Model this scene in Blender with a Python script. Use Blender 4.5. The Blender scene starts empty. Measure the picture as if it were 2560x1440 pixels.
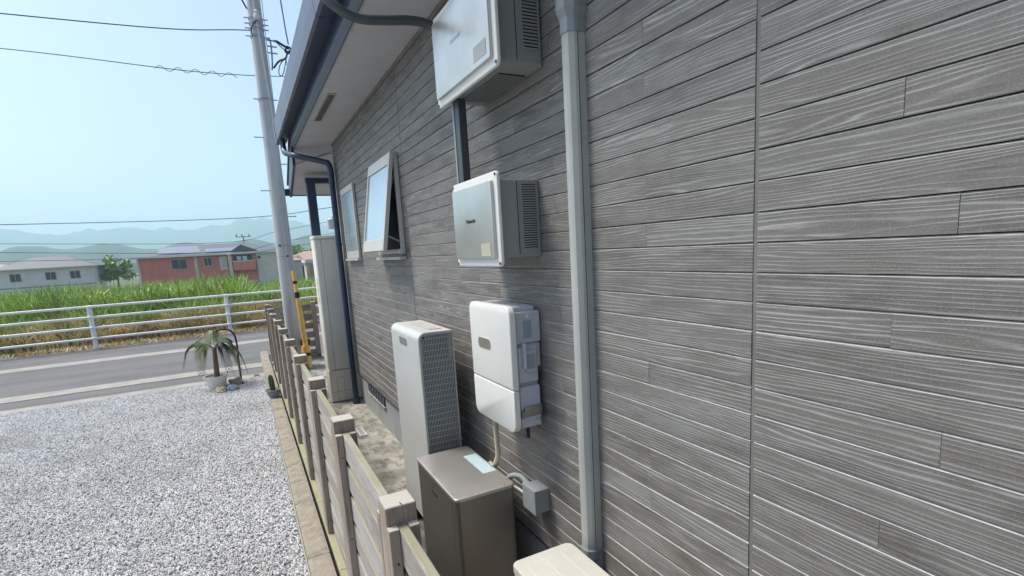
import bpy, bmesh, math, random
from mathutils import Vector, Matrix, noise as mnoise
rnd = random.Random(7)
S = bpy.context.scene
COL = S.collection

# ------------------------------------------------------------------ camera
cam_d = bpy.data.cameras.new('camera'); cam = bpy.data.objects.new('camera', cam_d); COL.objects.link(cam)
S.camera = cam
right = Vector((0.88527341, -0.46123139, -0.05963727)); down = Vector((-0.12710362, -0.11659655, -0.98501265)); fwd = Vector((0.44736525, 0.87958561, -0.161844))
m = Matrix((right, -down, -fwd)).transposed().to_4x4()
m.translation = Vector((-1.16975, 0.0, 1.85863)); cam.matrix_world = m
cam_d.sensor_width = 36; cam_d.lens = 18.243; cam_d.shift_y = 0.04355
cam_d.clip_start = 0.05; cam_d.clip_end = 9000

# ------------------------------------------------------------------ sky, sun, exposure
SUN_EL, SUN_AZ = math.radians(58), math.radians(-50)      # azimuth measured from +y towards +x
w = bpy.data.worlds.new('World'); S.world = w; w.use_nodes = True
nt = w.node_tree; nt.nodes.clear()
out = nt.nodes.new('ShaderNodeOutputWorld'); bg = nt.nodes.new('ShaderNodeBackground'); sky = nt.nodes.new('ShaderNodeTexSky')
sky.sky_type = 'NISHITA'; sky.sun_disc = False; sky.sun_elevation = SUN_EL; sky.sun_rotation = SUN_AZ
sky.altitude = 50; sky.air_density = 1.0; sky.dust_density = 3.0; sky.ozone_density = 2.0
bg.inputs[1].default_value = 0.103
hs = nt.nodes.new('ShaderNodeHueSaturation'); hs.inputs['Saturation'].default_value = .80; nt.links.new(sky.outputs[0], hs.inputs['Color'])
tn = nt.nodes.new('ShaderNodeMix'); tn.data_type = 'RGBA'; tn.blend_type = 'MULTIPLY'; tn.inputs[0].default_value = 1; tn.inputs[7].default_value = (.855, .925, .99, 1)
nt.links.new(hs.outputs[0], tn.inputs[6]); nt.links.new(tn.outputs[2], bg.inputs[0]); nt.links.new(bg.outputs[0], out.inputs[0])
sl = bpy.data.lights.new('sun', 'SUN'); sl.energy = 2.1; sl.angle = math.radians(20); sl.color = (1.0, 0.94, 0.85)
so = bpy.data.objects.new('sun', sl); COL.objects.link(so)
sd = Vector((math.sin(SUN_AZ) * math.cos(SUN_EL), math.cos(SUN_AZ) * math.cos(SUN_EL), math.sin(SUN_EL)))
so.rotation_euler = sd.to_track_quat('Z', 'Y').to_euler(); so.location = (-5, 5, 20)
S.view_settings.view_transform = 'Standard'; S.view_settings.look = 'None'
S.view_settings.gamma = 1.0; S.view_settings.use_curve_mapping = False
S.view_settings.exposure = 1.04
S.render.engine = 'CYCLES'
S.cycles.max_bounces = 8; S.cycles.volume_bounces = 2

# ------------------------------------------------------------------ material helpers
class N:
    def __init__(s, name):
        s.m = bpy.data.materials.new(name); s.m.use_nodes = True; s.t = s.m.node_tree
        s.b = s.t.nodes['Principled BSDF']
    def n(s, ty, **kw):
        o = s.t.nodes.new(ty)
        for k, v in kw.items():
            if k.startswith('i_'):
                key = k[2:]; key = int(key) if key.isdigit() else key.replace('_', ' ')
                o.inputs[key].default_value = v
            else: setattr(o, k, v)
        return o
    def l(s, a, b): s.t.links.new(a, b)
    def math(s, op, a, b=None, c=None, clamp=False):
        o = s.n('ShaderNodeMath', operation=op); o.use_clamp = clamp
        for i, v in enumerate((a, b, c)):
            if v is None: continue
            if isinstance(v, (int, float)): o.inputs[i].default_value = v
            else: s.l(v, o.inputs[i])
        return o.outputs[0]
    def mix(s, f, a, b, mode='MIX'):
        o = s.n('ShaderNodeMix', data_type='RGBA', blend_type=mode)
        for i, v in ((0, f), (6, a), (7, b)):
            if isinstance(v, (int, float)): o.inputs[i].default_value = v
            elif isinstance(v, tuple): o.inputs[i].default_value = (*v, 1) if len(v) == 3 else v
            else: s.l(v, o.inputs[i])
        return o.outputs[2]
    def coord(s, scale=(1, 1, 1), kind='Object', rand=False):
        tc = s.n('ShaderNodeTexCoord'); mp = s.n('ShaderNodeMapping'); mp.inputs['Scale'].default_value = scale
        s.l(tc.outputs[kind], mp.inputs[0]); v = mp.outputs[0]
        if rand:
            oi = s.n('ShaderNodeObjectInfo'); va = s.n('ShaderNodeVectorMath', operation='ADD')
            cx = s.n('ShaderNodeCombineXYZ')
            for i, k in enumerate((37.0, 91.0, 53.0)): s.l(s.math('MULTIPLY', oi.outputs['Random'], k), cx.inputs[i])
            s.l(v, va.inputs[0]); s.l(cx.outputs[0], va.inputs[1]); v = va.outputs[0]
        return v
    def noise(s, v, scale, detail=3, rough=.55):
        o = s.n('ShaderNodeTexNoise'); o.inputs['Scale'].default_value = scale; o.inputs['Detail'].default_value = detail; o.inputs['Roughness'].default_value = rough
        s.l(v, o.inputs['Vector']); return o.outputs['Fac']
    def ramp(s, f, a, b):
        o = s.n('ShaderNodeMapRange', interpolation_type='SMOOTHSTEP'); o.inputs[1].default_value = a; o.inputs[2].default_value = b
        s.l(f, o.inputs[0]); return o.outputs[0]
    def bump(s, h, strength=.3, dist=.002):
        o = s.n('ShaderNodeBump'); o.inputs['Strength'].default_value = strength; o.inputs['Distance'].default_value = dist
        s.l(h, o.inputs['Height']); s.l(o.outputs[0], s.b.inputs['Normal'])
    def base(s, c):
        if isinstance(c, tuple): s.b.inputs['Base Color'].default_value = (*c[:3], 1)
        else: s.l(c, s.b.inputs['Base Color'])
    def set(s, rough=.5, metal=0, spec=None):
        s.b.inputs['Roughness'].default_value = rough; s.b.inputs['Metallic'].default_value = metal
        if spec is not None: s.b.inputs['Specular IOR Level'].default_value = spec

def plain(name, c, rough=.5, metal=0, var=.12, scale=6, dirt=None, spec=None, bump=0, bscale=300):
    k = N(name); v = k.coord(); f = k.noise(v, scale, 5, .6)
    lo = tuple(x * (1 - var) for x in c); hi = tuple(min(1, x * (1 + var)) for x in c)
    col = k.mix(k.ramp(f, .3, .7), lo, hi)
    if dirt:
        g = k.noise(k.coord((1, 1, .25)), 18, 6, .7)
        col = k.mix(k.math('MULTIPLY', k.ramp(g, .55, .8), dirt[1]), col, dirt[0])
    k.base(col); k.set(rough, metal, spec)
    k.l(k.math('MULTIPLY_ADD', f, .16, rough - .08), k.b.inputs['Roughness'])
    if bump: k.bump(k.noise(k.coord(), bscale, 2), bump, .001)
    return k.m

def siding_mat():
    k = N('siding'); oi = k.n('ShaderNodeObjectInfo'); r = oi.outputs['Random']
    tc = k.n('ShaderNodeTexCoord'); sp = k.n('ShaderNodeSeparateXYZ'); k.l(tc.outputs['Object'], sp.inputs[0])
    y = k.math('MULTIPLY_ADD', r, 40.0, sp.outputs[1]); z = k.math('MULTIPLY_ADD', r, 9.0, sp.outputs[2])
    def vec(a, b):
        c = k.n('ShaderNodeCombineXYZ'); k.l(k.math('MULTIPLY', y, a), c.inputs[0]); k.l(k.math('MULTIPLY', z, b), c.inputs[1]); return c.outputs[0]
    n1 = k.noise(vec(1.1, 13), 1.0, 2, .5); n2 = k.noise(vec(7, 60), 1.0, 3, .6); n3 = k.noise(vec(.8, 3), 1.0, 2, .5)
    ph = k.math('MULTIPLY', z, 600.0)
    ph = k.math('ADD', ph, k.math('MULTIPLY', n1, k.math('MULTIPLY_ADD', k.math('FRACT', k.math('MULTIPLY', r, 17.0)), 62.0, 24.0))); ph = k.math('ADD', ph, k.math('MULTIPLY', n2, 3.4))
    s = k.math('MULTIPLY_ADD', k.math('SINE', ph), .5, .5)
    line = k.math('POWER', s, 3.2)
    n4 = k.noise(vec(14, 260), 1.0, 4, .65)                   # fine fibre
    n5 = k.noise(vec(3.5, 22), 1.0, 4, .6)                    # blotches along the grain
    sp2 = k.noise(vec(220, 240), 1.0, 1, .5)                 # sandy speckle
    strength = k.math('MULTIPLY', line, k.ramp(n5, .3, .66))
    tone = k.math('FRACT', k.math('MULTIPLY', r, 7.3)); per = k.math('MULTIPLY_ADD', k.math('FRACT', k.math('MULTIPLY', r, 29.0)), .45, .42)
    dark = k.mix(tone, (.100, .085, .074), (.185, .165, .146))
    dark = k.mix(k.ramp(n5, .25, .75), dark, (.182, .169, .152))
    dark = k.mix(k.math('MULTIPLY', k.ramp(n3, .5, .75), .5), dark, (.25, .26, .24))
    col = k.mix(k.math('MULTIPLY', strength, per), dark, (.45, .44, .41))
    col = k.mix(k.math('MULTIPLY', k.ramp(n4, .45, .72), .5), col, (.078, .064, .056))
    col = k.mix(k.math('MULTIPLY', k.ramp(sp2, .5, .7), .28), col, (.31, .31, .30))
    gx = k.n('ShaderNodeNewGeometry'); mp_ = k.n('ShaderNodeMapping'); mp_.inputs['Scale'].default_value = (1, 5.0, .7); k.l(gx.outputs['Position'], mp_.inputs[0])
    run = k.ramp(k.noise(mp_.outputs[0], 1.6, 5, .65), .50, .75)      # faint rain runs and dust that cross the boards
    col = k.mix(k.math('MULTIPLY', run, .30), col, (.24, .235, .215))
    k.base(col); k.set(.62)
    h = k.math('ADD', k.math('MULTIPLY', line, .8), k.math('MULTIPLY', n4, .8))
    k.bump(h, .5, .0012)
    return k.m


def wood_mat(name, axis, cbrown, cgrey, green=.0, dark=(.07, .05, .04)):
    k = N(name); sc = [55, 55, 55]; sc[axis] = 3.5
    v = k.coord(tuple(sc), rand=True); f = k.noise(v, 1.0, 4, .6)
    sc2 = [9, 9, 9]; sc2[axis] = 1.6
    g = k.noise(k.coord(tuple(sc2), rand=True), 1.0, 3, .5)
    col = k.mix(k.ramp(g, .3, .7), cbrown, cgrey)
    col = k.mix(k.math('MULTIPLY', k.ramp(f, .5, .75), .55), col, dark)
    col = k.mix(k.math('MULTIPLY', k.ramp(k.noise(k.coord(tuple(sc), rand=True), 2.3, 2), .5, .7), .25), col, tuple(min(1, c * 1.5) for c in cgrey))
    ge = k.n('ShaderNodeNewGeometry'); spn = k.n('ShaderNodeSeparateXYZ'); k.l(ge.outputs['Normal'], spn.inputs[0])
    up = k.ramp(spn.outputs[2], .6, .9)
    if green:
        gm = k.math('MULTIPLY', up, k.math('MULTIPLY_ADD', k.ramp(k.noise(k.coord((3, 3, 3), rand=True), 2.0, 5), .3, .7), .5, .5))
        col = k.mix(k.math('MULTIPLY', gm, green), col, (.27, .26, .15))
    else:
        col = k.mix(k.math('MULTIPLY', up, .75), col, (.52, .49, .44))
    k.base(col); k.set(.8); k.bump(f, .6, .002)
    return k.m

M = {}
M['siding'] = siding_mat()
M['siding_edge'] = plain('siding_edge', (.42, .41, .39), .5, 0, .15, 30)  # worn pale edge, lightened further to paint the sky-lit highlight along chamfers
M['sealant'] = plain('sealant', (.18, .168, .152), .8)
M['backing'] = plain('backing', (.02, .02, .022), .9)
M['soffit'] = plain('soffit', (.47, .46, .46), .75, bump=.15, bscale=600, var=.05)
M['soffit_vent'] = plain('soffit_vent', (.34, .31, .26), .5, dirt=((.14, .12, .09), .6))
M['navy'] = plain('navy', (.022, .036, .075), .38, dirt=((.12, .13, .16), .35), scale=3)
M['navy_gloss'] = plain('navy_gloss', (.055, .065, .10), .35, dirt=((.14, .15, .18), .3), scale=2)
M['roof'] = plain('roof', (.035, .037, .045), .6)
M['foundation'] = plain('foundation', (.30, .31, .31), .9, dirt=((.2, .19, .17), .5), bump=.4, bscale=220)
M['alu'] = plain('alu', (.58, .55, .50), .42, .25, .05)
M['screen'] = plain('screen', (.012, .015, .022), .7)
M['trim'] = plain('trim', (.42, .41, .42), .6, var=.06)
M['duct'] = plain('duct', (.41, .415, .385), .38, 0, .07, 3, dirt=((.30, .31, .30), .4))
M['duct_joint'] = plain('duct_joint', (.25, .27, .275), .4, 0, .06, 3)
M['white_pl'] = plain('white_pl', (.72, .705, .655), .42, 0, .04, 3, dirt=((.55, .54, .49), .35))
M['cream_pl'] = plain('cream_pl', (.53, .52, .46), .5, 0, .06, 5, dirt=((.43, .44, .30), .6), bump=.15, bscale=400)
M['lilac_pl'] = plain('lilac_pl', (.50, .515, .57), .42, 0, .03, 3)
M['grey_body'] = plain('grey_body', (.28, .295, .285), .42, .15, .04, 3)
M['win_taupe'] = plain('win_taupe', (.20, .18, .15), .4)
M['black'] = plain('black', (.010, .011, .013), .5)
M['black_flex'] = plain('black_flex', (.055, .065, .07), .45)
M['brown_lid_sheen'] = plain('brown_lid_sheen', (.56, .53, .50), .42, .75, .05, 2.2)  # paler copy of the cabinet brown, with the sky sheen painted in
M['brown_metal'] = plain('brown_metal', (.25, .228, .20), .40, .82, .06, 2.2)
M['jbox'] = plain('jbox', (.27, .29, .285), .6, 0, .05, 5, bump=.1)
M['cream_hose'] = plain('cream_hose', (.52, .46, .33), .5, 0, .06)
M['tank'] = plain('tank', (.74, .70, .60), .5, .1, .05, 2)
M['hp_grey'] = plain('hp_grey', (.20, .225, .225), .45, .1, .05)
M['hp_front'] = plain('hp_front', (.55, .55, .52), .4, 0, .03, 2)
M['fins'] = plain('fins', (.05, .06, .06), .5, .3, .3, 60); M['grille'] = plain('grille', (.42, .44, .42), .45, 0, .06)
M['ink'] = plain('ink', (.03, .03, .035), .5)
M['steel'] = plain('steel', (.42, .40, .37), .3, .9, .1, 14)
M['galv'] = plain('galv', (.33, .36, .40), .45, .6, .2, 20)
M['white_paint'] = plain('white_paint', (.80, .80, .80), .5, 0, .06, 4, dirt=((.5, .42, .32), .5))
M['yellow'] = plain('yellow', (.95, .56, .12), .45, 0, .10, 6, dirt=((.55, .40, .16), .4))
M['orange_win'] = plain('orange_win', (.6, .3, .13), .6)

def plate_mat():
    k = N('brushed_plate'); f = k.noise(k.coord((3, 3, 90)), 1.0, 3, .5); g = k.noise(k.coord(), 3.5, 3)
    k.base(k.mix(k.ramp(g, .3, .7), (.57, .565, .53), (.66, .655, .63)))
    k.set(.32, .75); k.l(k.math('MULTIPLY_ADD', f, .14, .24), k.b.inputs['Roughness']); k.bump(g, .12, .02)
    return k.m
M['plate'] = plate_mat()
def glass_mat():
    k = N('frosted_glass'); f = k.noise(k.coord(), 420, 2)
    k.base((.62, .74, .80)); k.set(.16, .72); k.bump(f, .35, .0012); return k.m
M['glass'] = glass_mat()
def label_mat(name, base, ink, sx=60, sz=160, thr=.5, axis='y'):
    k = N(name); tc = k.n('ShaderNodeTexCoord'); sp = k.n('ShaderNodeSeparateXYZ'); k.l(tc.outputs['Object'], sp.inputs[0])
    a = sp.outputs[1] if axis == 'y' else sp.outputs[0]; b = sp.outputs[2] if axis != 'xy' else sp.outputs[1]
    rows = k.ramp(k.math('SINE', k.math('MULTIPLY', b, sz * 6.283)), .0, .3)
    c = k.n('ShaderNodeCombineXYZ'); k.l(k.math('MULTIPLY', a, sx), c.inputs[0]); k.l(k.math('FLOOR', k.math('MULTIPLY', b, sz)), c.inputs[1])
    f = k.ramp(k.noise(c.outputs[0], 3.0, 2), thr, thr + .04)
    k.base(k.mix(k.math('MULTIPLY', rows, f), base, ink)); k.set(.4); return k.m
M['label_beige'] = label_mat('label_beige', (.52, .50, .38), (.16, .14, .11), 90, 110)
M['label_up'] = label_mat('label_up', (.36, .36, .36), (.22, .21, .2), 90, 110)
M['label_pale'] = label_mat('label_pale', (.55, .68, .72), (.24, .33, .36), 110, 75, .45, 'xy')
M['label_side'] = label_mat('label_side', (.33, .37, .42), (.09, .10, .12), 160, 170, .5, 'x')
M['label_color'] = label_mat('label_color', (.60, .59, .56), (.28, .22, .20), 60, 40, .45, 'xy')

def concrete_slab_mat():
    k = N('stained_concrete'); f = k.noise(k.coord(), 2.2, 8, .68); g = k.noise(k.coord((1.0, .6, 1)), 9, 8, .75); h = k.noise(k.coord(), 140, 3)
    col = k.mix(k.ramp(f, .38, .62), (.46, .43, .365), (.23, .215, .18))
    col = k.mix(k.math('MULTIPLY', k.ramp(g, .46, .62), .85), col, (.12, .115, .10))
    col = k.mix(k.math('MULTIPLY', k.ramp(h, .55, .75), .3), col, (.55, .53, .47))
    k.base(col); k.set(.85); k.bump(h, .4, .002); return k.m
M['slab'] = concrete_slab_mat()
def curb_mat():
    k = N('split_stone'); f = k.noise(k.coord(rand=True), 14, 6, .7); g = k.noise(k.coord(rand=True), 160, 3, .6)
    col = k.mix(k.ramp(f, .3, .7), (.245, .21, .16), (.35, .305, .24))
    col = k.mix(k.math('MULTIPLY', k.ramp(g, .5, .7), .35), col, (.25, .22, .18))
    k.base(col); k.set(.9); k.bump(k.math('ADD', k.math('MULTIPLY', f, 2.0), g), .7, .004); return k.m
M['curb'] = curb_mat()
def gravel_stone_mat():
    k = N('gravel_stone'); oi = k.n('ShaderNodeObjectInfo'); r = oi.outputs['Random']
    cr = k.n('ShaderNodeValToRGB'); e = cr.color_ramp.elements
    e[0].position = 0; e[0].color = (.22, .22, .222, 1); e[1].position = 1; e[1].color = (.88, .87, .85, 1)
    for p, c in ((.12, (.42, .42, .425)), (.5, (.64, .635, .625)), (.85, (.78, .77, .755)), (.95, (.60, .52, .43))):
        q = e.new(p); q.color = (*c, 1)
    k.l(r, cr.inputs[0]); f = k.noise(k.coord(), 1.2, 4)
    g = k.ramp(k.noise(oi.outputs['Location'], 1.1, 4, .6), .42, .72); cb = k.mix(k.math('MULTIPLY', g, .42), cr.outputs[0], (.33, .31, .28))
    k.base(k.mix(k.math('MULTIPLY', k.ramp(f, .45, .7), .35), cb, (.30, .31, .33))); k.set(.8); return k.m
M['gravel_stone'] = gravel_stone_mat()
def gravel_bed_mat():
    k = N('gravel_bed'); vo = k.n('ShaderNodeTexVoronoi'); vo.inputs['Scale'].default_value = 65; k.l(k.coord(), vo.inputs['Vector'])
    sp = k.n('ShaderNodeSeparateColor'); k.l(vo.outputs['Color'], sp.inputs[0])
    col = k.mix(sp.outputs[0], (.22, .23, .25), (.58, .59, .61)); k.base(col); k.set(.9)
    k.bump(k.math('SUBTRACT', 1.0, vo.outputs['Distance']), .8, .01); return k.m
M['gravel_bed'] = gravel_bed_mat()
def asphalt_mat():
    k = N('asphalt'); f = k.noise(k.coord((.4, 1.6, 1)), 1.3, 6, .6); g = k.noise(k.coord(), 90, 3, .7)
    col = k.mix(k.ramp(f, .3, .7), (.09, .089, .087), (.145, .141, .135)); col = k.mix(k.ramp(g, .45, .72), col, (.24, .235, .225))
    k.base(col); k.set(.9); k.bump(g, .4, .004); return k.m
M['asphalt'] = asphalt_mat()
M['pale_conc'] = plain('pale_conc', (.33, .305, .27), .9, 0, .15, 3, dirt=((.27, .24, .2), .6), bump=.3, bscale=120)
def field_mat():
    k = N('field'); f = k.noise(k.coord(), .35, 6, .6)
    k.base(k.mix(k.ramp(f, .3, .7), (.055, .085, .02), (.12, .12, .05))); k.set(.9); return k.m
M['field'] = field_mat()
def hill_mat(name, a, b, s):
    k = N(name); f = k.noise(k.coord(), s, 6, .65); k.base(k.mix(k.ramp(f, .3, .7), a, b)); k.set(.95); return k.m
M['hill'] = hill_mat('hill_forest', (.012, .026, .016), (.04, .065, .03), .03)
M['mount'] = hill_mat('mountain_forest', (.02, .035, .02), (.045, .07, .03), .006)
def pole_mat():
    k = N('pole_concrete'); f = k.noise(k.coord((22, 22, .5)), 1.0, 5, .6); g = k.noise(k.coord((6, 6, 1.2)), 1.5, 5, .6)
    col = k.mix(k.ramp(f, .35, .7), (.46, .465, .47), (.60, .605, .61)); col = k.mix(k.math('MULTIPLY', k.ramp(g, .5, .8), .5), col, (.27, .28, .30))
    k.base(col); k.set(.8); k.bump(g, .2, .003); return k.m
M['pole'] = pole_mat()
def leaf(name, c, t=.25):
    k = N(name); f = k.noise(k.coord(), 1.4, 3)
    k.base(k.mix(k.ramp(f, .3, .7), tuple(x * .75 for x in c), tuple(x * 1.25 for x in c))); k.set(.6)
    return k.m
M['g1'] = leaf('blade_green', (.32, .48, .10)); M['g2'] = leaf('blade_light', (.52, .62, .17)); M['g3'] = leaf('blade_dark', (.17, .29, .065))
M['d1'] = leaf('blade_dry', (.50, .38, .22)); M['d2'] = leaf('blade_straw', (.72, .56, .30)); M['d3'] = leaf('blade_brown', (.17, .12, .07))
M['palm'] = leaf('palm_leaf', (.13, .17, .05)); M['palm_dark'] = leaf('palm_dark', (.03, .045, .03)); M['trunk'] = plain('trunk', (.16, .10, .075), .9, bump=.5, bscale=80)
M['cactus'] = leaf('cactus_skin', (.035, .09, .03)); M['pot_grey'] = plain('pot_grey', (.20, .225, .24), .6); M['soil'] = plain('soil', (.16, .14, .12), .95, bump=.5)
M['rock1'] = plain('rock_grey', (.20, .19, .16), .9, var=.3, scale=20, bump=.5, bscale=60); M['rock2'] = plain('rock_blue', (.20, .24, .31), .8, var=.3, scale=25, bump=.4, bscale=60)
M['rock3'] = plain('rock_tan', (.42, .35, .24), .9, var=.2, scale=20, bump=.4, bscale=60)
for nm, c in (('red_wall', (.66, .21, .175)), ('beige_wall', (.70, .62, .54)), ('cream_wall', (.62, .56, .46)), ('white_wall', (.72, .72, .70)),
              ('grey_roof', (.12, .13, .15)), ('solar', (.20, .23, .30)), ('brown_roof', (.42, .28, .21)), ('silver_roof', (.45, .46, .47)), ('dark_win', (.06, .075, .085)), ('grey_wall', (.32, .32, .33))):
    M[nm] = plain(nm, c, .6, 0, .08, 1.2)
M['fence_post'] = wood_mat('fence_post', 2, (.235, .175, .13), (.33, .275, .22))
M['fence_slat'] = wood_mat('fence_slat', 1, (.27, .225, .19), (.41, .375, .34), green=.85, dark=(.12, .10, .085))
M['fence_board'] = wood_mat('fence_board', 1, (.25, .23, .13), (.34, .33, .19), green=.5, dark=(.17, .16, .09))
M['fence_cross'] = wood_mat('fence_cross', 0, (.20, .155, .135), (.30, .255, .23), green=.5, dark=(.14, .11, .09))

# ------------------------------------------------------------------ object helpers
def wl(o):
    v = Vector((0, 0, 0))
    while o: v += o.location; o = o.parent
    return v
def tag(o, label=None, cat=None, group=None, kind=None):
    if label: o['label'] = label
    if cat: o['category'] = cat
    if group: o['group'] = group
    if kind: o['kind'] = kind
    return o
def thing(name, loc, label, cat, group=None):
    o = bpy.data.objects.new(name, None); COL.objects.link(o); o.location = loc; o.empty_display_size = .1
    return tag(o, label, cat, group)
def build(name, bm, mat, parent=None, smooth=False, base=None):
    me = bpy.data.meshes.new(name); bmesh.ops.recalc_face_normals(bm, faces=bm.faces[:]); bm.to_mesh(me); bm.free()
    mats = mat if isinstance(mat, (list, tuple)) else [mat]
    for q in mats: me.materials.append(M[q] if isinstance(q, str) else q)
    if smooth:
        for p in me.polygons: p.use_smooth = True
        try: me.set_sharp_from_angle(angle=math.radians(40))
        except Exception: pass
    o = bpy.data.objects.new(name, me); COL.objects.link(o)
    off = Vector((0, 0, 0))
    if parent: o.parent = parent; off = wl(parent)
    elif base: o.location = base; off = Vector(base)
    me.transform(Matrix.Translation(-off))
    return o
def bx(bm, x0, x1, y0, y1, z0, z1, bev=0, seg=2, mi=0):
    r = bmesh.ops.create_cube(bm, size=1)
    vs = r['verts']
    for v in vs: v.co = Vector(((x0 + x1) / 2 + v.co.x * (x1 - x0), (y0 + y1) / 2 + v.co.y * (y1 - y0), (z0 + z1) / 2 + v.co.z * (z1 - z0)))
    fs = set(f for v in vs for f in v.link_faces)
    for f in fs: f.material_index = mi
    if bev:
        es = set(e for v in vs for e in v.link_edges)
        bmesh.ops.bevel(bm, geom=list(es), offset=bev, segments=seg, affect='EDGES', profile=.5)
    return bm
def box(*a, **k): return bx(bmesh.new(), *a, **k)
def prism(bm, pts, axis, a, b):
    """extrude 2-D polygon; axis = extrusion axis; pts in the other two axes in order"""
    def P(p, t):
        l = list(p); l.insert(axis, t); return Vector(l)
    va = [bm.verts.new(P(p, a)) for p in pts]; vb = [bm.verts.new(P(p, b)) for p in pts]
    bm.faces.new(va); bm.faces.new(vb[::-1]); n = len(pts)
    for i in range(n): bm.faces.new((va[i], vb[i], vb[(i + 1) % n], va[(i + 1) % n]))
    return bm
def rrect(a0, a1, b0, b1, r, seg=5, corners=(1, 1, 1, 1)):
    out = []
    for i, (cx, cy, s) in enumerate(((a1 - r, b1 - r, 0), (a0 + r, b1 - r, 90), (a0 + r, b0 + r, 180), (a1 - r, b0 + r, 270))):
        if not corners[i]:
            out.append(((a1, b1), (a0, b1), (a0, b0), (a1, b0))[i]); continue
        for k in range(seg + 1):
            t = math.radians(s + 90 * k / seg); out.append((cx + r * math.cos(t), cy + r * math.sin(t)))
    return out
def soft_prism(bm, pts, axis, a, b, bev, end=None):
    """prism whose end at b has a rounded rim of size bev"""
    n = len(pts); cx = sum(p[0] for p in pts) / n; cy = sum(p[1] for p in pts) / n
    hw = max(abs(p[0] - cx) for p in pts); hh = max(abs(p[1] - cy) for p in pts)
    sg = 1 if b > a else -1
    rings = [(a, 0), (b - sg * bev, 0)] + [(b - sg * bev * (1 - math.sin(t)), bev * (1 - math.cos(t))) for t in (math.pi / 6, math.pi / 3, math.pi / 2)]
    vr = []
    for t, ins in rings:
        row = []
        for p in pts:
            q = [cx + (p[0] - cx) * (1 - ins / hw), cy + (p[1] - cy) * (1 - ins / hh)]; q.insert(axis, t); row.append(bm.verts.new(q))
        vr.append(row)
    for r0, r1 in zip(vr, vr[1:]):
        for i in range(n): bm.faces.new((r0[i], r1[i], r1[(i + 1) % n], r0[(i + 1) % n]))
    bm.faces.new(vr[0][::-1]); bm.faces.new(vr[-1]); return bm
def smooth_path(pts, n=8):
    P = [Vector(p) for p in pts]; P = [P[0] * 2 - P[1]] + P + [P[-1] * 2 - P[-2]]; out = []
    for i in range(1, len(P) - 2):
        for k in range(n):
            t = k / n; a, b, c, d = P[i - 1:i + 3]
            out.append(.5 * ((2 * b) + (c - a) * t + (2 * a - 5 * b + 4 * c - d) * t * t + (3 * b - a - 3 * c + d) * t ** 3))
    out.append(P[-2]); return out
def tube(bm, pts, r, seg=10, r2=None, cap=True):
    P = [Vector(p) for p in pts]; rows = []; up = None
    for i, p in enumerate(P):
        d = (P[min(i + 1, len(P) - 1)] - P[max(i - 1, 0)]).normalized()
        if up is None: up = Vector((0, 0, 1)) if abs(d.z) < .9 else Vector((1, 0, 0))
        a = d.cross(up).normalized(); b = a.cross(d).normalized(); up = b
        rr = r if r2 is None else r + (r2 - r) * i / (len(P) - 1)
        rows.append([bm.verts.new(p + (a * math.cos(t) + b * math.sin(t)) * rr) for t in (2 * math.pi * k / seg for k in range(seg))])
    for u, v in zip(rows, rows[1:]):
        for i in range(seg): bm.faces.new((u[i], u[(i + 1) % seg], v[(i + 1) % seg], v[i]))
    if cap: bm.faces.new(rows[0]); bm.faces.new(rows[-1][::-1])
    return bm
def T(*a, **k): return tube(bmesh.new(), *a, **k)
def lathe(bm, c, prof, seg=20):
    rows = [[bm.verts.new((c[0] + r * math.cos(t), c[1] + r * math.sin(t), c[2] + z)) for t in (2 * math.pi * k / seg for k in range(seg))] for r, z in prof]
    for u, v in zip(rows, rows[1:]):
        for i in range(seg): bm.faces.new((u[i], u[(i + 1) % seg], v[(i + 1) % seg], v[i]))
    bm.faces.new(rows[0][::-1]); bm.faces.new(rows[-1]); return bm
def quad(bm, *ps, mi=0):
    f = bm.faces.new([bm.verts.new(p) for p in ps]); f.material_index = mi; return f
def text(name, s, size, loc, facing, mat, parent, bold=.0):
    cu = bpy.data.curves.new(name, 'FONT'); cu.body = s; cu.size = size; cu.extrude = .0004; cu.offset = bold; cu.align_x = 'CENTER'; cu.align_y = 'CENTER'
    t = bpy.data.objects.new(name, cu); COL.objects.link(t); bpy.context.view_layer.update()
    me = bpy.data.meshes.new_from_object(t); bpy.data.objects.remove(t)
    R = {'-x': Matrix(((0, 0, -1), (-1, 0, 0), (0, 1, 0))), '-y': Matrix(((1, 0, 0), (0, 0, -1), (0, 1, 0))), 'z': Matrix(((0, 1, 0), (-1, 0, 0), (0, 0, 1)))}[facing]
    me.transform(Matrix.Translation(Vector(loc) - wl(parent)) @ R.to_4x4()); me.materials.clear(); me.materials.append(M[mat])
    o = bpy.data.objects.new(name, me); COL.objects.link(o); o.parent = parent; return o

# ------------------------------------------------------------------ ground, road, slab
def sheet(name, x0, x1, y0, y1, z, mat, thick=None, bev=0):
    bm = bmesh.new()
    if thick: bx(bm, x0, x1, y0, y1, z - thick, z, bev)
    else: quad(bm, (x0, y0, z), (x1, y0, z), (x1, y1, z), (x0, y1, z))
    return tag(build(name, bm, mat), kind='structure')
bm = bmesh.new()
ys = [-57, 16.4, 17.2, 18.5, 30, 36, 60, 200, 700, 2000, 3450]; zs = [-.12, -.12, -.10, -.02, -.1, -1.6, -2.0, -2.0, -2, -2, -2]
xs = [-3380, -400, -60, -20, 20, 60, 400, 3380]
g = [[bm.verts.new((x, y, z)) for x in xs] for y, z in zip(ys, zs)]
for i in range(len(ys) - 1):
    for j in range(len(xs) - 1): bm.faces.new((g[i][j], g[i][j + 1], g[i + 1][j + 1], g[i + 1][j]))
tag(build('ground', bm, 'field'), kind='structure')
sheet('road', -60, 60, 9.72, 16.45, -.03, 'asphalt')
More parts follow.
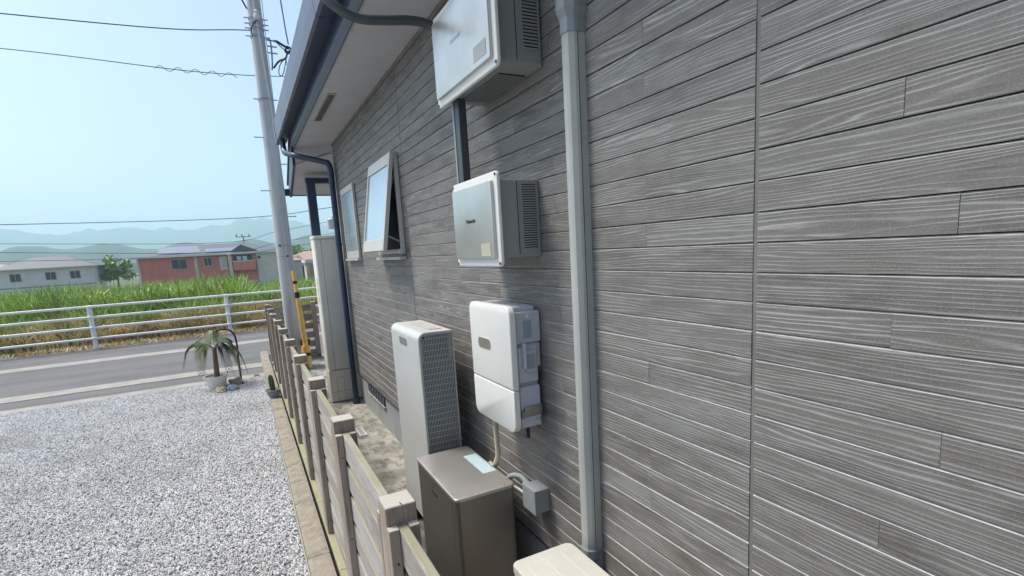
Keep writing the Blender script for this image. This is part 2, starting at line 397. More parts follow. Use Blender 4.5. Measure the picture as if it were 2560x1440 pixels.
sheet('gutter_strip', -60, 60, 10.42, 10.86, -.022, 'pale_conc', .05)
sheet('kerb', -60, -1.04, 9.44, 9.72, -.004, 'pale_conc', .12, .006)
sheet('road_edge_line', -60, 60, 13.75, 14.25, -.026, 'pale_conc')
sheet('road_apron', -1.03, 40, 9.9, 10.42, -.026, 'pale_conc')
sheet('concrete_slab', -.80, 0.03, -2.0, 10.3, 0, 'slab', .18)
sheet('porch_floor', 0.034, 6, 6.86, 10.3, -.002, 'slab', .16)
sheet('soil_strip', -.885, -.805, -2.0, 10.3, -.03, 'soil', .1)
sheet('gravel_bed', -30, -1.035, -4.0, 9.44, -.012, 'gravel_bed')

# gravel stones (geometry nodes)
def gravel():
    bm = bmesh.new()
    quad(bm, (-2.9, 2.2, 0), (-1.045, 2.2, 0), (-1.045, 9.43, 0), (-5.2, 9.43, 0))
    o = build('gravel', bm, 'gravel_stone'); tag(o, 'pale grey crushed stone gravel covering the yard left of the fence', 'gravel', kind='stuff')
    ng = bpy.data.node_groups.new('scatter', 'GeometryNodeTree')
    ng.interface.new_socket('Geometry', in_out='INPUT', socket_type='NodeSocketGeometry'); ng.interface.new_socket('Geometry', in_out='OUTPUT', socket_type='NodeSocketGeometry')
    A = ng.nodes.new; L = ng.links.new
    gi = A('NodeGroupInput'); go = A('NodeGroupOutput')
    dp = A('GeometryNodeDistributePointsOnFaces'); dp.inputs['Density'].default_value = 7200
    ic = A('GeometryNodeMeshIcoSphere'); ic.inputs['Radius'].default_value = .0088; ic.inputs['Subdivisions'].default_value = 1
    nz = A('ShaderNodeTexNoise'); nz.inputs['Scale'].default_value = 90.0
    sc = A('ShaderNodeVectorMath'); sc.operation = 'SUBTRACT'; sc.inputs[1].default_value = (.5, .5, .5); L(nz.outputs['Color'], sc.inputs[0])
    sc2 = A('ShaderNodeVectorMath'); sc2.operation = 'SCALE'; sc2.inputs['Scale'].default_value = .016; L(sc.outputs[0], sc2.inputs[0])
    sp = A('GeometryNodeSetPosition'); L(ic.outputs['Mesh'], sp.inputs['Geometry']); L(sc2.outputs[0], sp.inputs['Offset'])
    sm = A('GeometryNodeSetMaterial'); sm.inputs['Material'].default_value = M['gravel_stone']; L(sp.outputs[0], sm.inputs['Geometry'])
    ip = A('GeometryNodeInstanceOnPoints'); L(dp.outputs['Points'], ip.inputs['Points']); L(sm.outputs[0], ip.inputs['Instance'])
    rv = A('FunctionNodeRandomValue'); rv.data_type = 'FLOAT_VECTOR'; rv.inputs[0].default_value = (0, 0, 0); rv.inputs[1].default_value = (6.28, 6.28, 6.28)
    rs = A('FunctionNodeRandomValue'); rs.data_type = 'FLOAT_VECTOR'; rs.inputs[0].default_value = (.55, .5, .4); rs.inputs[1].default_value = (1.45, 1.2, .95); rs.inputs['Seed'].default_value = 5
    L(rv.outputs[0], ip.inputs['Rotation']); L(rs.outputs[0], ip.inputs['Scale'])
    jn = A('GeometryNodeJoinGeometry'); L(ip.outputs[0], jn.inputs[0])
    L(gi.outputs[0], dp.inputs['Mesh']); L(jn.outputs[0], go.inputs[0])
    md = o.modifiers.new('scatter', 'NODES'); md.node_group = ng
gravel()

# ------------------------------------------------------------------ house
RH = .07575; Z0 = 1.757
house = thing('house', (0, 2.6, 0), 'house wall clad in grey wood-grain siding with white soffit and navy gutter', 'house')
def part(name, bm, mat, parent=None, **k): return build(name, bm, mat, parent or house, **k)
part('wall', box(.031, 5.5, -1.5, 6.70, .40, 3.21), 'backing')
bm = box(.022, 5.4, -1.5, 6.72, -.1, .385)
part('foundation', bm, 'foundation')
part('flashing', box(-.004, .04, -1.5, 6.76, .386, .394), 'navy')
plank_mesh = {}
def plank(y0, y1, z0, z1):
    L = round(y1 - y0, 3); H = round(z1 - z0, 4)
    if (L, H) not in plank_mesh:
        bm = bmesh.new(); c = .005
        # profile in (x, z): chamfered top and bottom edges
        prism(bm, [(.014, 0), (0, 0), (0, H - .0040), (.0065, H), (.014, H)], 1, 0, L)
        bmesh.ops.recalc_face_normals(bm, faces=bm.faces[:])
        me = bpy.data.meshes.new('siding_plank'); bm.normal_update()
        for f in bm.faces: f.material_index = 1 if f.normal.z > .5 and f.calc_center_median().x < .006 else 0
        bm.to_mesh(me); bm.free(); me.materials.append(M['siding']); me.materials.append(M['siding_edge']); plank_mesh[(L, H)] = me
    o = bpy.data.objects.new('siding_plank', plank_mesh[(L, H)]); COL.objects.link(o); o.parent = house
    o.location = Vector((rnd.uniform(-.0008, .0008), y0, z0)) - wl(house); return o
joints = {0: (.93, 1.75, 2.35), 1: (1.5, 2.7), 2: (.395, .93, 1.7, 2.3), 3: (1.25, 1.9), 4: (.395, 1.4, 2.05, 2.6), 5: (1.1, 1.95, 2.45)}
panels = [(-1.5, .899), (.911, 3.929), (3.941, 6.76)]
rows = list(range(-20, 18)); cnt = 0; rest = bmesh.new()
for k in rows:
    zt = Z0 - k * RH; zb = zt - RH + .0020
    zt = min(zt, 3.212)
    if zt - zb < .01: continue
    for pi, (a, b) in enumerate(panels):
        if pi == 0: js = [b - 3.018 + j for j in joints[k % 6]]
        else: js = [a + j for j in joints[k % 6]]
        cuts = [a] + [j for j in js if a + .1 < j < b - .1] + [b]
        for u, v in zip(cuts, cuts[1:]):
            if v < -.2:      # behind the camera
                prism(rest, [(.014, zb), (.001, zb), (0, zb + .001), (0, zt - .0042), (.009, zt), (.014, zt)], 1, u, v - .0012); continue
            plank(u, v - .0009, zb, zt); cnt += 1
for k in rows:
    if k % 6 == 3:
        for y in (1.31, 1.88, 2.9, 4.34, 4.91):
            zc = Z0 - k * RH - .036
            rg = T([(-.0001, y + .008 * math.cos(a), zc + .010 * math.sin(a)) for a in (math.pi * i / 7 - 1.2 for i in range(12))], .0007, 4); part('knot_ring', rg, 'siding_edge')
print('planks', cnt)
o = part('siding', rest, 'siding'); o['kind'] = 'stuff'
for y in (.905, 3.935): part('sealant_joint', box(.0025, .02, y - .0059, y + .0059, .395, 3.212), 'sealant')
bm = bmesh.new(); bx(bm, .013, .0305, -1.5, 6.72, .39, 3.212)
part('backing', bm, 'backing')
bm = bmesh.new(); prism(bm, [(-.012, 6.757), (.06, 6.757), (.06, 6.85), (-.012, 6.85)], 2, .39, 3.2)
part('corner_trim', bm, 'trim')
part('side_wall', box(.064, 5.5, 6.72, 6.84, .0, 3.2), 'grey_wall')
part('cornice', box(-.016, -.0015, -1.5, 6.76, 3.185, 3.212, .002), 'sealant')
# soffit in boards with the diagonal end
bm = bmesh.new()
ysf = [-1.5, .35, 2.17, 3.99, 5.81]
for a, b in zip(ysf, ysf[1:]): bx(bm, -.404, .0, a + .001, b - .001, 3.2135, 3.2245)
prism(bm, [(-.404, 5.812), (0, 5.812), (0, 6.78), (-.404, 7.33)], 2, 3.2135, 3.2245)
for i, f in enumerate(bm.faces): f.material_index = 0
part('soffit', bm, 'soffit')
bm = bmesh.new(); bx(bm, -.345, -.275, 4.72, 5.66, 3.205, 3.2132, .002)
sv = part('soffit_vent', bm, 'soffit_vent')
bm = bmesh.new()
for i in range(30): bx(bm, -.335, -.285, 4.75 + i * .03, 4.765 + i * .03, 3.2035, 3.206)
build('vent_slot', bm, 'backing', sv)
part('fascia', box(-.432, -.406, -1.5, 7.36, 3.245, 3.60), 'navy')
part('fascia_trim', prism(bmesh.new(), [(-.440, 3.246), (-.412, 3.205), (-.404, 3.205), (-.404, 3.26), (-.440, 3.26)], 1, -1.5, 7.37), 'navy_gloss')
gp = [(-.434, 3.377), (-.535, 3.350), (-.555, 3.360), (-.566, 3.45), (-.570, 3.585), (-.560, 3.600), (-.552, 3.590), (-.550, 3.47), (-.542, 3.378), (-.434, 3.40)]
part('gutter', prism(bmesh.new(), gp, 1, -1.5, 7.42), 'navy_gloss', smooth=False)
def ring(y0, y1, g):
    cx, cz = -.50, 3.47
    return prism(bmesh.new(), [(cx + (p[0] - cx) * g, cz + (p[1] - cz) * g) for p in gp[:6]] + [(-.45, 3.6)], 1, y0, y1)
part('gutter_joint', ring(3.64, 3.655, 1.012), 'navy')
part('gutter_end', ring(7.41, 7.60, 1.06), 'navy_gloss')
# roof slabs
part('roof', prism(bmesh.new(), [(-.50, 3.60), (-.50, 3.64), (5.6, 5.6), (5.6, 5.5), (-.43, 3.56)], 1, -1.5, 7.40), 'roof')
# downspout
dpth = smooth_path([(-.505, 7.30, 3.36), (-.505, 7.29, 3.27), (-.50, 7.22, 3.185), (-.46, 7.02, 3.13), (-.40, 6.88, 3.085), (-.13, 6.73, 3.0), (-.085, 6.71, 2.975), (-.065, 6.70, 2.90), (-.065, 6.70, 2.7)], 6)
ds = part('downspout', T(dpth + [Vector((-.065, 6.70, .04))], .034, 12), 'navy', smooth=True)
for zc in (2.75, 2.02): build('bracket', T([(-.065, 6.70, zc - .012), (-.065, 6.70, zc + .012)], .039, 12), 'navy', ds)
for zc in (2.75, 2.02): build('bracket_arm', box(-.04, .0, 6.695, 6.705, zc - .004, zc + .004), 'steel', ds)
build('foot', T([(-.065, 6.70, .0), (-.065, 6.70, .07)], .048, 12), 'navy', ds)
# porch: sloping soffit, fascia, beam and column
sl_ = lambda y: 3.126 - (y - 6.78) * .325
bm = bmesh.new()
vs = [(-.406, 7.10), (.0, 6.80), (2.4, 6.86), (2.4, 7.93), (-.406, 7.93)]
va = [bm.verts.new((x, y, sl_(y))) for x, y in vs]; vb = [bm.verts.new((x, y, sl_(y) + .02)) for x, y in vs]
bm.faces.new(va); bm.faces.new(vb[::-1])
for i in range(5): bm.faces.new((va[i], va[(i + 1) % 5], vb[(i + 1) % 5], vb[i]))
part('porch_soffit', bm, 'soffit')
bm = bmesh.new()
a0, b0 = Vector((-.404, 7.33, 0)), Vector((0, 6.78, 0))
for (zb0, zb1, off, mi) in ((3.10, 3.2132, 0, 0), ):
    ps = [(-.406, 7.10, sl_(7.10)), (.0, 6.80, sl_(6.80)), (.0, 6.80, 3.2132), (-.406, 7.10, 3.2132)]
    quad(bm, *ps); quad(bm, *[(p[0] + .02, p[1] + .02, p[2]) for p in ps][::-1])
part('soffit_return', bm, 'soffit')
bm = bmesh.new(); tube(bm, [(-.404, 7.09, sl_(7.10)), (.0, 6.79, sl_(6.80))], .007, 6)
part('return_trim', bm, 'soffit_vent')
prof = [(7.10, sl_(7.10) - .01), (7.98, sl_(7.98) - .01), (7.98, sl_(7.98) + .13), (7.10, sl_(7.10) + .3)]
part('porch_fascia', prism(bmesh.new(), prof, 0, -.438, -.408), 'navy')
part('porch_front_fascia', box(-.438, 2.4, 7.935, 7.97, sl_(7.93) - .012, sl_(7.93) + .12), 'navy')
part('porch_gutter', box(-.50, 2.4, 7.975, 8.07, sl_(7.93) + .0, sl_(7.93) + .09, .01), 'navy')
part('porch_roof', prism(bmesh.new(), [(6.6, 3.55), (8.05, sl_(7.93) + .14), (8.05, sl_(7.93) + .18), (6.6, 3.62)], 0, -.45, 2.5), 'roof')
part('porch_beam', box(-.295, 2.2, 7.25, 7.36, 2.825, 2.89, .004), 'navy')
part('porch_column', box(-.290, -.185, 7.25, 7.355, 0, 2.824, .004), 'navy')
# foundation vent
fv = part('foundation_vent', box(.012, .0245, 5.42, 6.22, .255, .345), 'backing')
bm = bmesh.new(); bx(bm, .0, .024, 5.40, 6.24, .235, .253, .003)
build('vent_sill', bm, 'foundation', fv)
bm = bmesh.new(); [bx(bm, .006, .02, 5.45 + i * .13, 5.462 + i * .13, .256, .344) for i in range(6)]
build('vent_bar', bm, 'foundation', fv)
# windows
w1 = part('window', box(-.006, -.0022, 5.73, 6.42, 1.85, 2.62), 'backing')
bm = bmesh.new(); Y0, Y1, ZA, ZB = 5.73, 6.42, 1.845, 2.625
bx(bm, -.032, -.002, Y0, Y0 + .03, ZA, ZB, .003); bx(bm, -.032, -.002, Y1 - .03, Y1, ZA, ZB, .003)
bx(bm, -.034, -.003, Y0 + .031, Y1 - .031, ZB - .06, ZB, .003); bx(bm, -.034, -.003, Y0 + .031, Y1 - .031, ZA, ZA + .075, .003)
build('window_frame', bm, 'alu', w1)
build('window_glass', box(-.018, -.012, Y0 + .03, Y1 - .03, ZA + .07, ZB - .055), 'glass', w1)
build('window_sill', box(-.05, -.003, Y0 - .01, Y1 + .01, ZA - .028, ZA - .004, .003), 'alu', w1)
w2 = part('window', box(-.006, -.0022, 4.07, 4.79, 1.88, 2.62), 'screen'); w2['label'] = 'open top-hung window'  # dark insect screen; its near-black tone paints the unlit room behind
bm = bmesh.new(); Y0, Y1 = 4.05, 4.81
for a, b in ((Y0, Y0 + .03), (Y1 - .03, Y1)): bx(bm, -.035, -.002, a, b, 1.86, 2.63, .003)
bx(bm, -.037, -.003, Y0 + .031, Y1 - .031, 2.60, 2.632, .003); bx(bm, -.045, -.003, Y0 + .031, Y1 - .031, 1.862, 1.90, .003)
build('window_frame', bm, 'alu', w2)
build('window_sill', box(-.06, -.003, Y0 - .01, Y1 + .01, 1.815, 1.84, .003), 'alu', w2)
build('lower_rail', box(-.04, -.003, Y0, Y1, 1.842, 1.857, .002), 'hp_grey', w2)
def tilt(bm, pivot, ang):
    bmesh.ops.rotate(bm, verts=bm.verts[:], cent=pivot, matrix=Matrix.Rotation(ang, 3, 'Y')); return bm
ang = math.radians(9.4); pv = (-.03, 4.4, 2.625)
bm = bmesh.new(); ya, yb = 4.035, 4.775
for a, b in ((ya, ya + .032), (yb - .032, yb)): bx(bm, -.062, -.03, a, b, 1.875, 2.625, .003)
bx(bm, -.063, -.031, ya + .033, yb - .033, 2.535, 2.622, .003); bx(bm, -.063, -.031, ya + .033, yb - .033, 1.878, 1.975, .003)
sash = build('window_sash', tilt(bm, pv, ang), 'alu', w2)
build('window_glass', tilt(box(-.052, -.046, ya + .031, yb - .031, 1.97, 2.54), pv, ang), 'glass', w2)
build('stay_arm', T([(-.025, 4.06, 1.95), (-.125, 4.05, 2.0)], .006, 6), 'steel', w2)
for nm, y in (('stay_arm', 4.075),): build('stay_arm', T([(-.01, y, 2.55), (-.09, y - .01, 2.30)], .006, 6), 'hp_grey', w2)

# ------------------------------------------------------------------ wall-mounted equipment
def screw(p, parent, r=.006, ax='-x'):
    d = {'-x': Vector((-.003, 0, 0)), '-y': Vector((0, -.003, 0)), 'z': Vector((0, 0, .003))}[ax]
    return build('screw', T([Vector(p), Vector(p) + d], r, 8), 'ink' if ax == '-x' else 'steel', parent)
def louver(parent, yf, x0, x1, z0, z1, n, mat='grey_body'):
    lp = build('louver', box(x0, x1, yf - .0012, yf + .001, z0, z1), 'black', parent)
    bm = bmesh.new(); p = (z1 - z0) / n
    for i in range(n + 1):
        zc = z0 + i * p; bx(bm, x0 - .001, x1 + .001, yf - .005, yf - .0014, zc - p * .27, zc + p * .27)
    bx(bm, x0 - .008, x0, yf - .0052, yf - .0014, z0 - .004, z1 + .004); bx(bm, x1, x1 + .006, yf - .0052, yf - .0014, z0 - .004, z1 + .004)
    build('louver_bars', bm, mat, lp)
def pcs(name, label, y0, y1, z0, z1, py0, py1, pz0, pz1, D, rr, n):
    t = thing(name, ((-D) / 2, (y0 + y1) / 2, z0), label, 'power conditioner', 'power conditioners on the siding wall')
    bm = bmesh.new()
    soft_prism(bm, rrect(-D + .014, -.0, z0, z1, .004, 2), 1, y1, y0, .012 if rr else .004)
    body = build('body', bm, 'grey_body', t)
    sx = -D * .52
    build('side_seam', box(sx - .0015, sx + .0015, y0 - .0012, y0 + .002, z0 + .012, z1 - .004), 'black', t)
    louver(t, y0, -.088, -.018, z0 + .035 if not rr else z0 + .06, z1 - .015, n)
    bm = bmesh.new(); soft_prism(bm, rrect(py0, py1, pz0, pz1, .022, 5), 0, -D + .013, -D, .005)
    cov = build('cover_rim', bm, 'white_pl', t, smooth=True)
    bm = bmesh.new(); i = .035; soft_prism(bm, rrect(py0 + i, py1 - i * .7, pz0 + i, pz1 - i, .004, 2), 0, -D - .0006, -D - .014, .003)
    build('cover_plate', bm, 'plate', t, smooth=True)
    for yy in (py0 + .013, py1 - .013):
        for zz in (pz0 + .013, pz1 - .013): screw((-D - .0005, yy, zz), t)
    return t
p1 = pcs('power_conditioner', 'lower metal-fronted power conditioner box halfway up the siding wall, below the conduit', 1.965, 2.42, 1.815, 2.135, 1.945, 2.437, 1.782, 2.170, .208, 0, 27)
text('brand_text', 'Panasonic', .026, (-.2227, 2.205, 1.985), '-x', 'ink', p1, .0008)
build('rating_label', box(-.2236, -.2222, 2.012, 2.108, 1.828, 1.882), 'label_beige', p1)
p2 = pcs('power_conditioner', 'upper metal-fronted power conditioner box close under the white soffit', 1.885, 2.47, 2.56, 2.885, 1.84, 2.495, 2.534, 2.93, .225, 1, 20)
text('brand_text', 'Panasonic', .030, (-.2398, 2.20, 2.752), '-x', 'plate', p2, .0008)  # added glossy lettering, standing in for a glare mark on the cover
build('rating_label', box(-.2406, -.2392, 1.905, 2.02, 2.592, 2.648), 'label_up', p2)
v = build('bottom_vent', box(-.14, -.02, 2.0, 2.4, 2.556, 2.5598), 'black', p2)
bm = bmesh.new(); [bx(bm, -.14 + i * .015, -.136 + i * .015, 2.0, 2.4, 2.553, 2.5558) for i in range(9)]
build('vent_bars', bm, 'grey_body', v)
# conduits
t = tag(build('flexible_conduit', T(smooth_path([(-.80, 2.72, 3.30), (-.72, 2.62, 3.07), (-.655, 2.56, 2.965), (-.56, 2.55, 2.921), (-.44, 2.55, 2.927), (-.31, 2.55, 2.943), (-.22, 2.54, 2.93), (-.15, 2.50, 2.86), (-.12, 2.46, 2.80)], 10), .021, 14), 'black_flex', smooth=True, base=(-.12, 2.5, 2.8)),
        'dark grey flexible conduit curving from the gutter to the upper power conditioner', 'conduit')
t = thing('cable_duct', (-.165, 2.40, 2.135), 'short black cable duct running down between the two power conditioners', 'cable duct')
build('duct_body', box(-.172, -.132, 2.375, 2.435, 2.136, 2.57, .004), 'black_flex', t)
build('duct_highlight', box(-.175, -.1725, 2.43, 2.448, 2.136, 2.57), 'grey_body', t)  # pale strip painted in for the highlight down the duct's edge

# pale duct cover
t = thing('duct_cover', (-.03, 1.64, .55), 'tall pale grey plastic duct cover running down the siding wall', 'duct cover')
def dprof(g=0):
    return [(0.0, 1.600 - g), (-.034, 1.600 - g), (-.044 - g * .5, 1.603 - g), (-.060 - g, 1.616 - g * .4), (-.064 - g, 1.630), (-.064 - g, 1.652), (-.056 - g, 1.664 + g * .4), (-.040 - g * .5, 1.671 + g), (0.0, 1.673 + g)]
def loft(bm, rows):
    vr = [[bm.verts.new((p[0], p[1], z)) for p in pr] for pr, z in rows]; n = len(vr[0])
    for a, b in zip(vr, vr[1:]):
        for i in range(n): bm.faces.new((a[i], a[(i + 1) % n], b[(i + 1) % n], b[i]))
    bm.faces.new(vr[0][::-1]); bm.faces.new(vr[-1]); return bm
P0, P1, P2 = dprof(), dprof(.004), dprof(.016)
build('cover_channel', loft(bmesh.new(), [(P0, .60), (P0, 2.66)]), 'duct', t)
build('cover_groove', box(-.0325, -.0305, 1.5988, 1.6005, .605, 2.62), 'ink', t)
build('joint_sleeve', loft(bmesh.new(), [(P1, 2.585), (P1, 2.635), (P2, 2.66), (P2, 2.75), (P1, 2.78), (P1, 2.86)]), 'duct_joint', t)
build('sleeve_mark', box(-.05, -.035, 1.5828, 1.5838, 2.70, 2.708), 'ink', t)
build('upper_channel', loft(bmesh.new(), [(P0, 2.861), (P0, 3.18)]), 'duct', t)
build('end_sleeve', loft(bmesh.new(), [(P1, .53), (P1, .618), (P0, .624)]), 'duct_joint', t)
build('sleeve_mark', box(-.045, -.025, 1.5952, 1.5958, .578, .582), 'ink', t)
build('lower_elbow', loft(bmesh.new(), [(P0, .40), (P0, .529)]), 'jbox', t)
build('drain_pipe', T([(-.035, 1.64, .0), (-.035, 1.64, .40)], .025, 10), 'duct', t, smooth=True)

# white storage inverter
t = thing('inverter', (-.08, 2.2, 1.02), 'slim white wall-mounted inverter with rounded cover and lilac grey side modules', 'inverter')
for nm, za, zb, cor in (('front_cover', 1.231, 1.605, (1, 1, 0, 0)), ('lower_cover', 1.028, 1.226, (0, 0, 1, 1))):
    bm = bmesh.new(); soft_prism(bm, rrect(1.985, 2.432, za, zb, .045, 6, cor), 0, -.142, -.170, .007); build(nm, bm, 'white_pl', t, smooth=True)
pr = rrect(2.195, 2.335, 1.385, 1.435, .022, 6)
build('status_window', prism(bmesh.new(), pr, 0, -.1725, -.1695), 'win_taupe', t)
bm = bmesh.new(); pr2 = rrect(2.188, 2.342, 1.379, 1.441, .027, 6)
build('window_rim', prism(bmesh.new(), pr2, 0, -.1708, -.1690), 'white_pl', t)
def mod(nm, x0, x1, y0, y1, z0, z1, b=.008):
    return build(nm, box(x0, x1, y0, y1, z0, z1, b, 3), 'lilac_pl', t)
mod('chassis', -.140, -.020, 2.02, 2.41, 1.055, 1.598, .012)
mod('upper_module', -.132, .0 - .004, 2.005, 2.38, 1.432, 1.575)
mod('middle_back_module', -.09, -.006, 2.012, 2.36, 1.315, 1.429)
mod('middle_module', -.130, -.028, 2.0, 2.36, 1.252, 1.418)
mod('lower_module', -.131, -.024, 2.0, 2.38, 1.042, 1.236)
mod('handle', -.110, -.098, 1.975, 1.999, 1.322, 1.438, .003)
mod('handle_cover', -.096, -.044, 1.990, 1.999, 1.30, 1.40, .003)
build('rating_label', box(-.094, -.052, 2.0035, 2.0048, 1.455, 1.535), 'label_side', t)
build('handle_label', box(-.090, -.052, 1.9885, 1.9899, 1.318, 1.386), 'label_side', t)
build('round_sticker', T([(-.072, 2.0045, 1.555), (-.072, 2.0035, 1.555)], .010, 16), 'white_pl', t)
pl = build('steel_plate', box(-.118, -.026, 1.986, 1.999, 1.098, 1.145, .003), 'steel', t); screw((-.034, 1.9858, 1.133), t, .004, '-y')
build('hinge', box(-.134, -.119, 1.984, 1.999, 1.094, 1.13, .002), 'hp_grey', t)
screw((-.034, 1.9995, 1.075), t, .005, '-y'); screw((-.052, 1.9995, 1.077), t, .003, '-y')
build('cable_stub', T([(-.085, 2.03, .985), (-.085, 2.03, 1.06)], .0085, 10), 'black', t, smooth=True)
t = tag(build('cable_hose', T(smooth_path([(-.10, 2.355, 1.05), (-.10, 2.355, .95), (-.10, 2.352, .86), (-.095, 2.36, .79), (-.085, 2.42, .72), (-.06, 2.50, .66), (-.04, 2.6, .64)], 8), .0135, 12), 'cream_hose', smooth=True, base=(-.1, 2.35, 1.0)),
        'cream hose dropping from the white inverter behind the brown box', 'hose')

# junction box and its conduits
t = thing('junction_box', (-.04, 2.06, .6), 'small grey square junction box on the siding right of the brown cabinet', 'junction box')
build('box_body', box(-.072, -.0, 2.008, 2.122, .603, .718, .003), 'jbox', t); build('box_lid', box(-.084, -.0725, 2.003, 2.126, .598, .723, .003), 'jbox', t)
t = tag(build('grey_conduit', T(smooth_path([(-.035, 2.11, .685), (-.035, 2.16, .69), (-.04, 2.22, .705), (-.07, 2.28, .69), (-.09, 2.34, .60)], 6), .015, 12), 'jbox', smooth=True, base=(-.04, 2.12, .68)),
        'thicker upper grey conduit elbow joining the junction box to the brown cabinet', 'conduit')
t = tag(build('grey_conduit', T(smooth_path([(-.045, 2.11, .637), (-.05, 2.16, .638), (-.07, 2.24, .65), (-.09, 2.32, .64)], 6), .009, 12), 'duct', smooth=True, base=(-.04, 2.12, .63)),
        'thinner lower grey conduit between the junction box and the brown cabinet', 'conduit')

# brown battery cabinet
t = thing('battery_cabinet', (-.25, 2.48, 0), 'dark brown metal battery cabinet with a pale label on its flat top', 'cabinet')
X0, X1, Y0, Y1 = -.413, -.10, 2.177, 2.79
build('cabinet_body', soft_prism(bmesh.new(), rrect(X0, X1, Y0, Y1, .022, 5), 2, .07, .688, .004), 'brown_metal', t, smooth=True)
build('cabinet_lid', soft_prism(bmesh.new(), rrect(X0 - .004, X1 + .003, Y0 - .005, Y1 + .003, .026, 5), 2, .686, .702, .004), 'brown_lid_sheen', t, smooth=True)
build('plinth', box(X0 + .02, X1 - .02, Y0 + .02, Y1 - .02, .0, .07), 'backing', t)
build('top_label', box(-.183, -.107, 2.37, 2.645, .7015, .7026), 'label_pale', t)
for p in ((X0 + .012, Y1 - .02), (X0 + .012, 2.52), (X0 + .012, Y0 + .06), (X0 + .09, Y0 + .012), (X1 - .05, Y0 + .012), (X1 - .01, Y0 + .06), (X1 - .01, 2.42), (X1 - .01, Y1 - .03)): screw((*p, .7018), t, .004, 'z')
text('brand_text', 'Panasonic', .022, (X0 - .0006, 2.50, .60), '-x', 'black', t)
build('front_seam', box(X0 - .0006, X0 + .001, Y0 + .05, Y0 + .0515, .09, .68), 'ink', t)

# tall heat pump
t = thing('heat_pump', (-.21, 3.2, 0), 'tall slim pale grey unit with a rounded top and a grille on its near side', 'heat pump')
X0, X1, Y0, Y1, Z1 = -.315, -.10, 2.882, 3.49, 1.400
def hp_prof(z0, z1, rtop=False):
    if not rtop: return [(X0, z0), (X1, z0), (X1, z1), (X0, z1)]
    return [(X0, z0), (X1, z0), (X1, z1 - .012), (X1 - .004, z1 - .003)] + [(X0 + .045 - .045 * math.sin(a), z1 - .045 + .045 * math.cos(a)) for a in (math.pi / 2 * i / 7 for i in range(8))]
for nm, za, zb, r in (('top_cover', 1.254, 1.40, True), ('upper_panel', .912, 1.2525, False), ('middle_panel', .560, .9105, False), ('lower_panel', .145, .5585, False)):
    build(nm, prism(bmesh.new(), hp_prof(za, zb, r), 1, Y0 + .012, Y1), 'hp_front', t)
bm = bmesh.new(); pr = hp_prof(.145, 1.40, True)
inner = [(X0 + .014, .16), (X1 - .010, .16), (X1 - .010, Z1 - .022), (X1 - .014, Z1 - .018)] + [(X0 + .045 - .031 * math.sin(a), Z1 - .045 + .031 * math.cos(a)) for a in (math.pi / 2 * i / 7 for i in range(8))]
n = len(pr); yo = Y0 - .004
A = [bm.verts.new((p[0], yo, p[1])) for p in pr]; B = [bm.verts.new((p[0], yo, p[1])) for p in inner]
C = [bm.verts.new((p[0], Y0 + .0115, p[1])) for p in pr]; D = [bm.verts.new((p[0], Y0 + .0115, p[1])) for p in inner]
for i in range(n):
    j = (i + 1) % n; bm.faces.new((A[i], A[j], B[j], B[i])); bm.faces.new((A[i], C[i], C[j], A[j])); bm.faces.new((B[i], B[j], D[j], D[i])); bm.faces.new((C[i], D[i], D[j], C[j]))
build('grille_frame', bm, 'grille', t)
build('coil', box(X0 + .0135, X1 - .0095, Y0 + .009, Y0 + .0113, .16, 1.225), 'fins', t)
build('fan_opening', box(X0 + .03, X1 - .03, Y0 + .0085, Y0 + .0113, 1.228, 1.375), 'black', t)
bm = bmesh.new()
nv = 19
for i in range(nv):
    x = X0 + .022 + (X1 - X0 - .04) * i / (nv - 1); zt = Z1 - .024 if x > X0 + .04 else Z1 - .045
    bx(bm, x - .0021, x + .0021, Y0 - .003, Y0 + .002, .165, zt)
for i in range(34):
    z = .19 + i * .0355; bx(bm, X0 + .015, X1 - .011, Y0 - .002, Y0 + .002, z - .0016, z + .0016)
build('grille', bm, 'grille', t)
build('logo_plate', prism(bmesh.new(), rrect(3.13, 3.29, 1.292, 1.338, .012, 4), 0, X0 - .0025, X0 + .001), 'hp_grey', t)
build('warning_label', box(-.215, -.135, 2.98, 3.36, 1.4002, 1.4012), 'label_color', t)
for y in (2.95, 3.42): build('foot', box(X0 + .01, X1 - .01, y - .03, y + .03, 0, .144), 'backing', t)

# cream air-conditioner outdoor unit
t = thing('outdoor_unit', (-.24, 1.3, 0), 'cream outdoor air conditioner with a dirty flat top at the foot of the duct cover', 'air conditioner')
X0, X1, Y0, Y1 = -.378, -.10, .86, 1.69
build('casing', soft_prism(bmesh.new(), rrect(X0 + .004, X1 - .004, Y0 + .004, Y1 - .004, .026, 5), 2, .08, .6, .004), 'cream_pl', t, smooth=True)
build('top_cover', soft_prism(bmesh.new(), rrect(X0, X1, Y0, Y1, .03, 6), 2, .609, .640, .006), 'cream_pl', t, smooth=True)
bm = bmesh.new()
for x in (-.335, -.255, -.175): bx(bm, x - .0012, x + .0012, Y0 + .06, Y1 - .05, .6395, .6412)
build('top_rib', bm, 'tank', t)
bm = bmesh.new()
for a, b, c, d in ((-.205, -.202, 1.38, 1.46), (-.258, -.255, 1.38, 1.46), (-.258, -.202, 1.377, 1.380), (-.258, -.202, 1.46, 1.463)): bx(bm, a, b, c, d, .6395, .6412)
build('embossed_mark', bm, 'cream_pl', t)
build('side_handle', box(-.30, -.18, Y1 - .006, Y1 - .002, .36, .44), 'cream_pl', t)
bm = bmesh.new()
for k in range(9):
    r = .04 + k * .024; pts = [(X0 + .002 - .004, 1.22 + r * math.cos(a), .33 + r * math.sin(a)) for a in (2 * math.pi * i / 28 for i in range(29))]; tube(bm, pts, .0022, 4, cap=False)
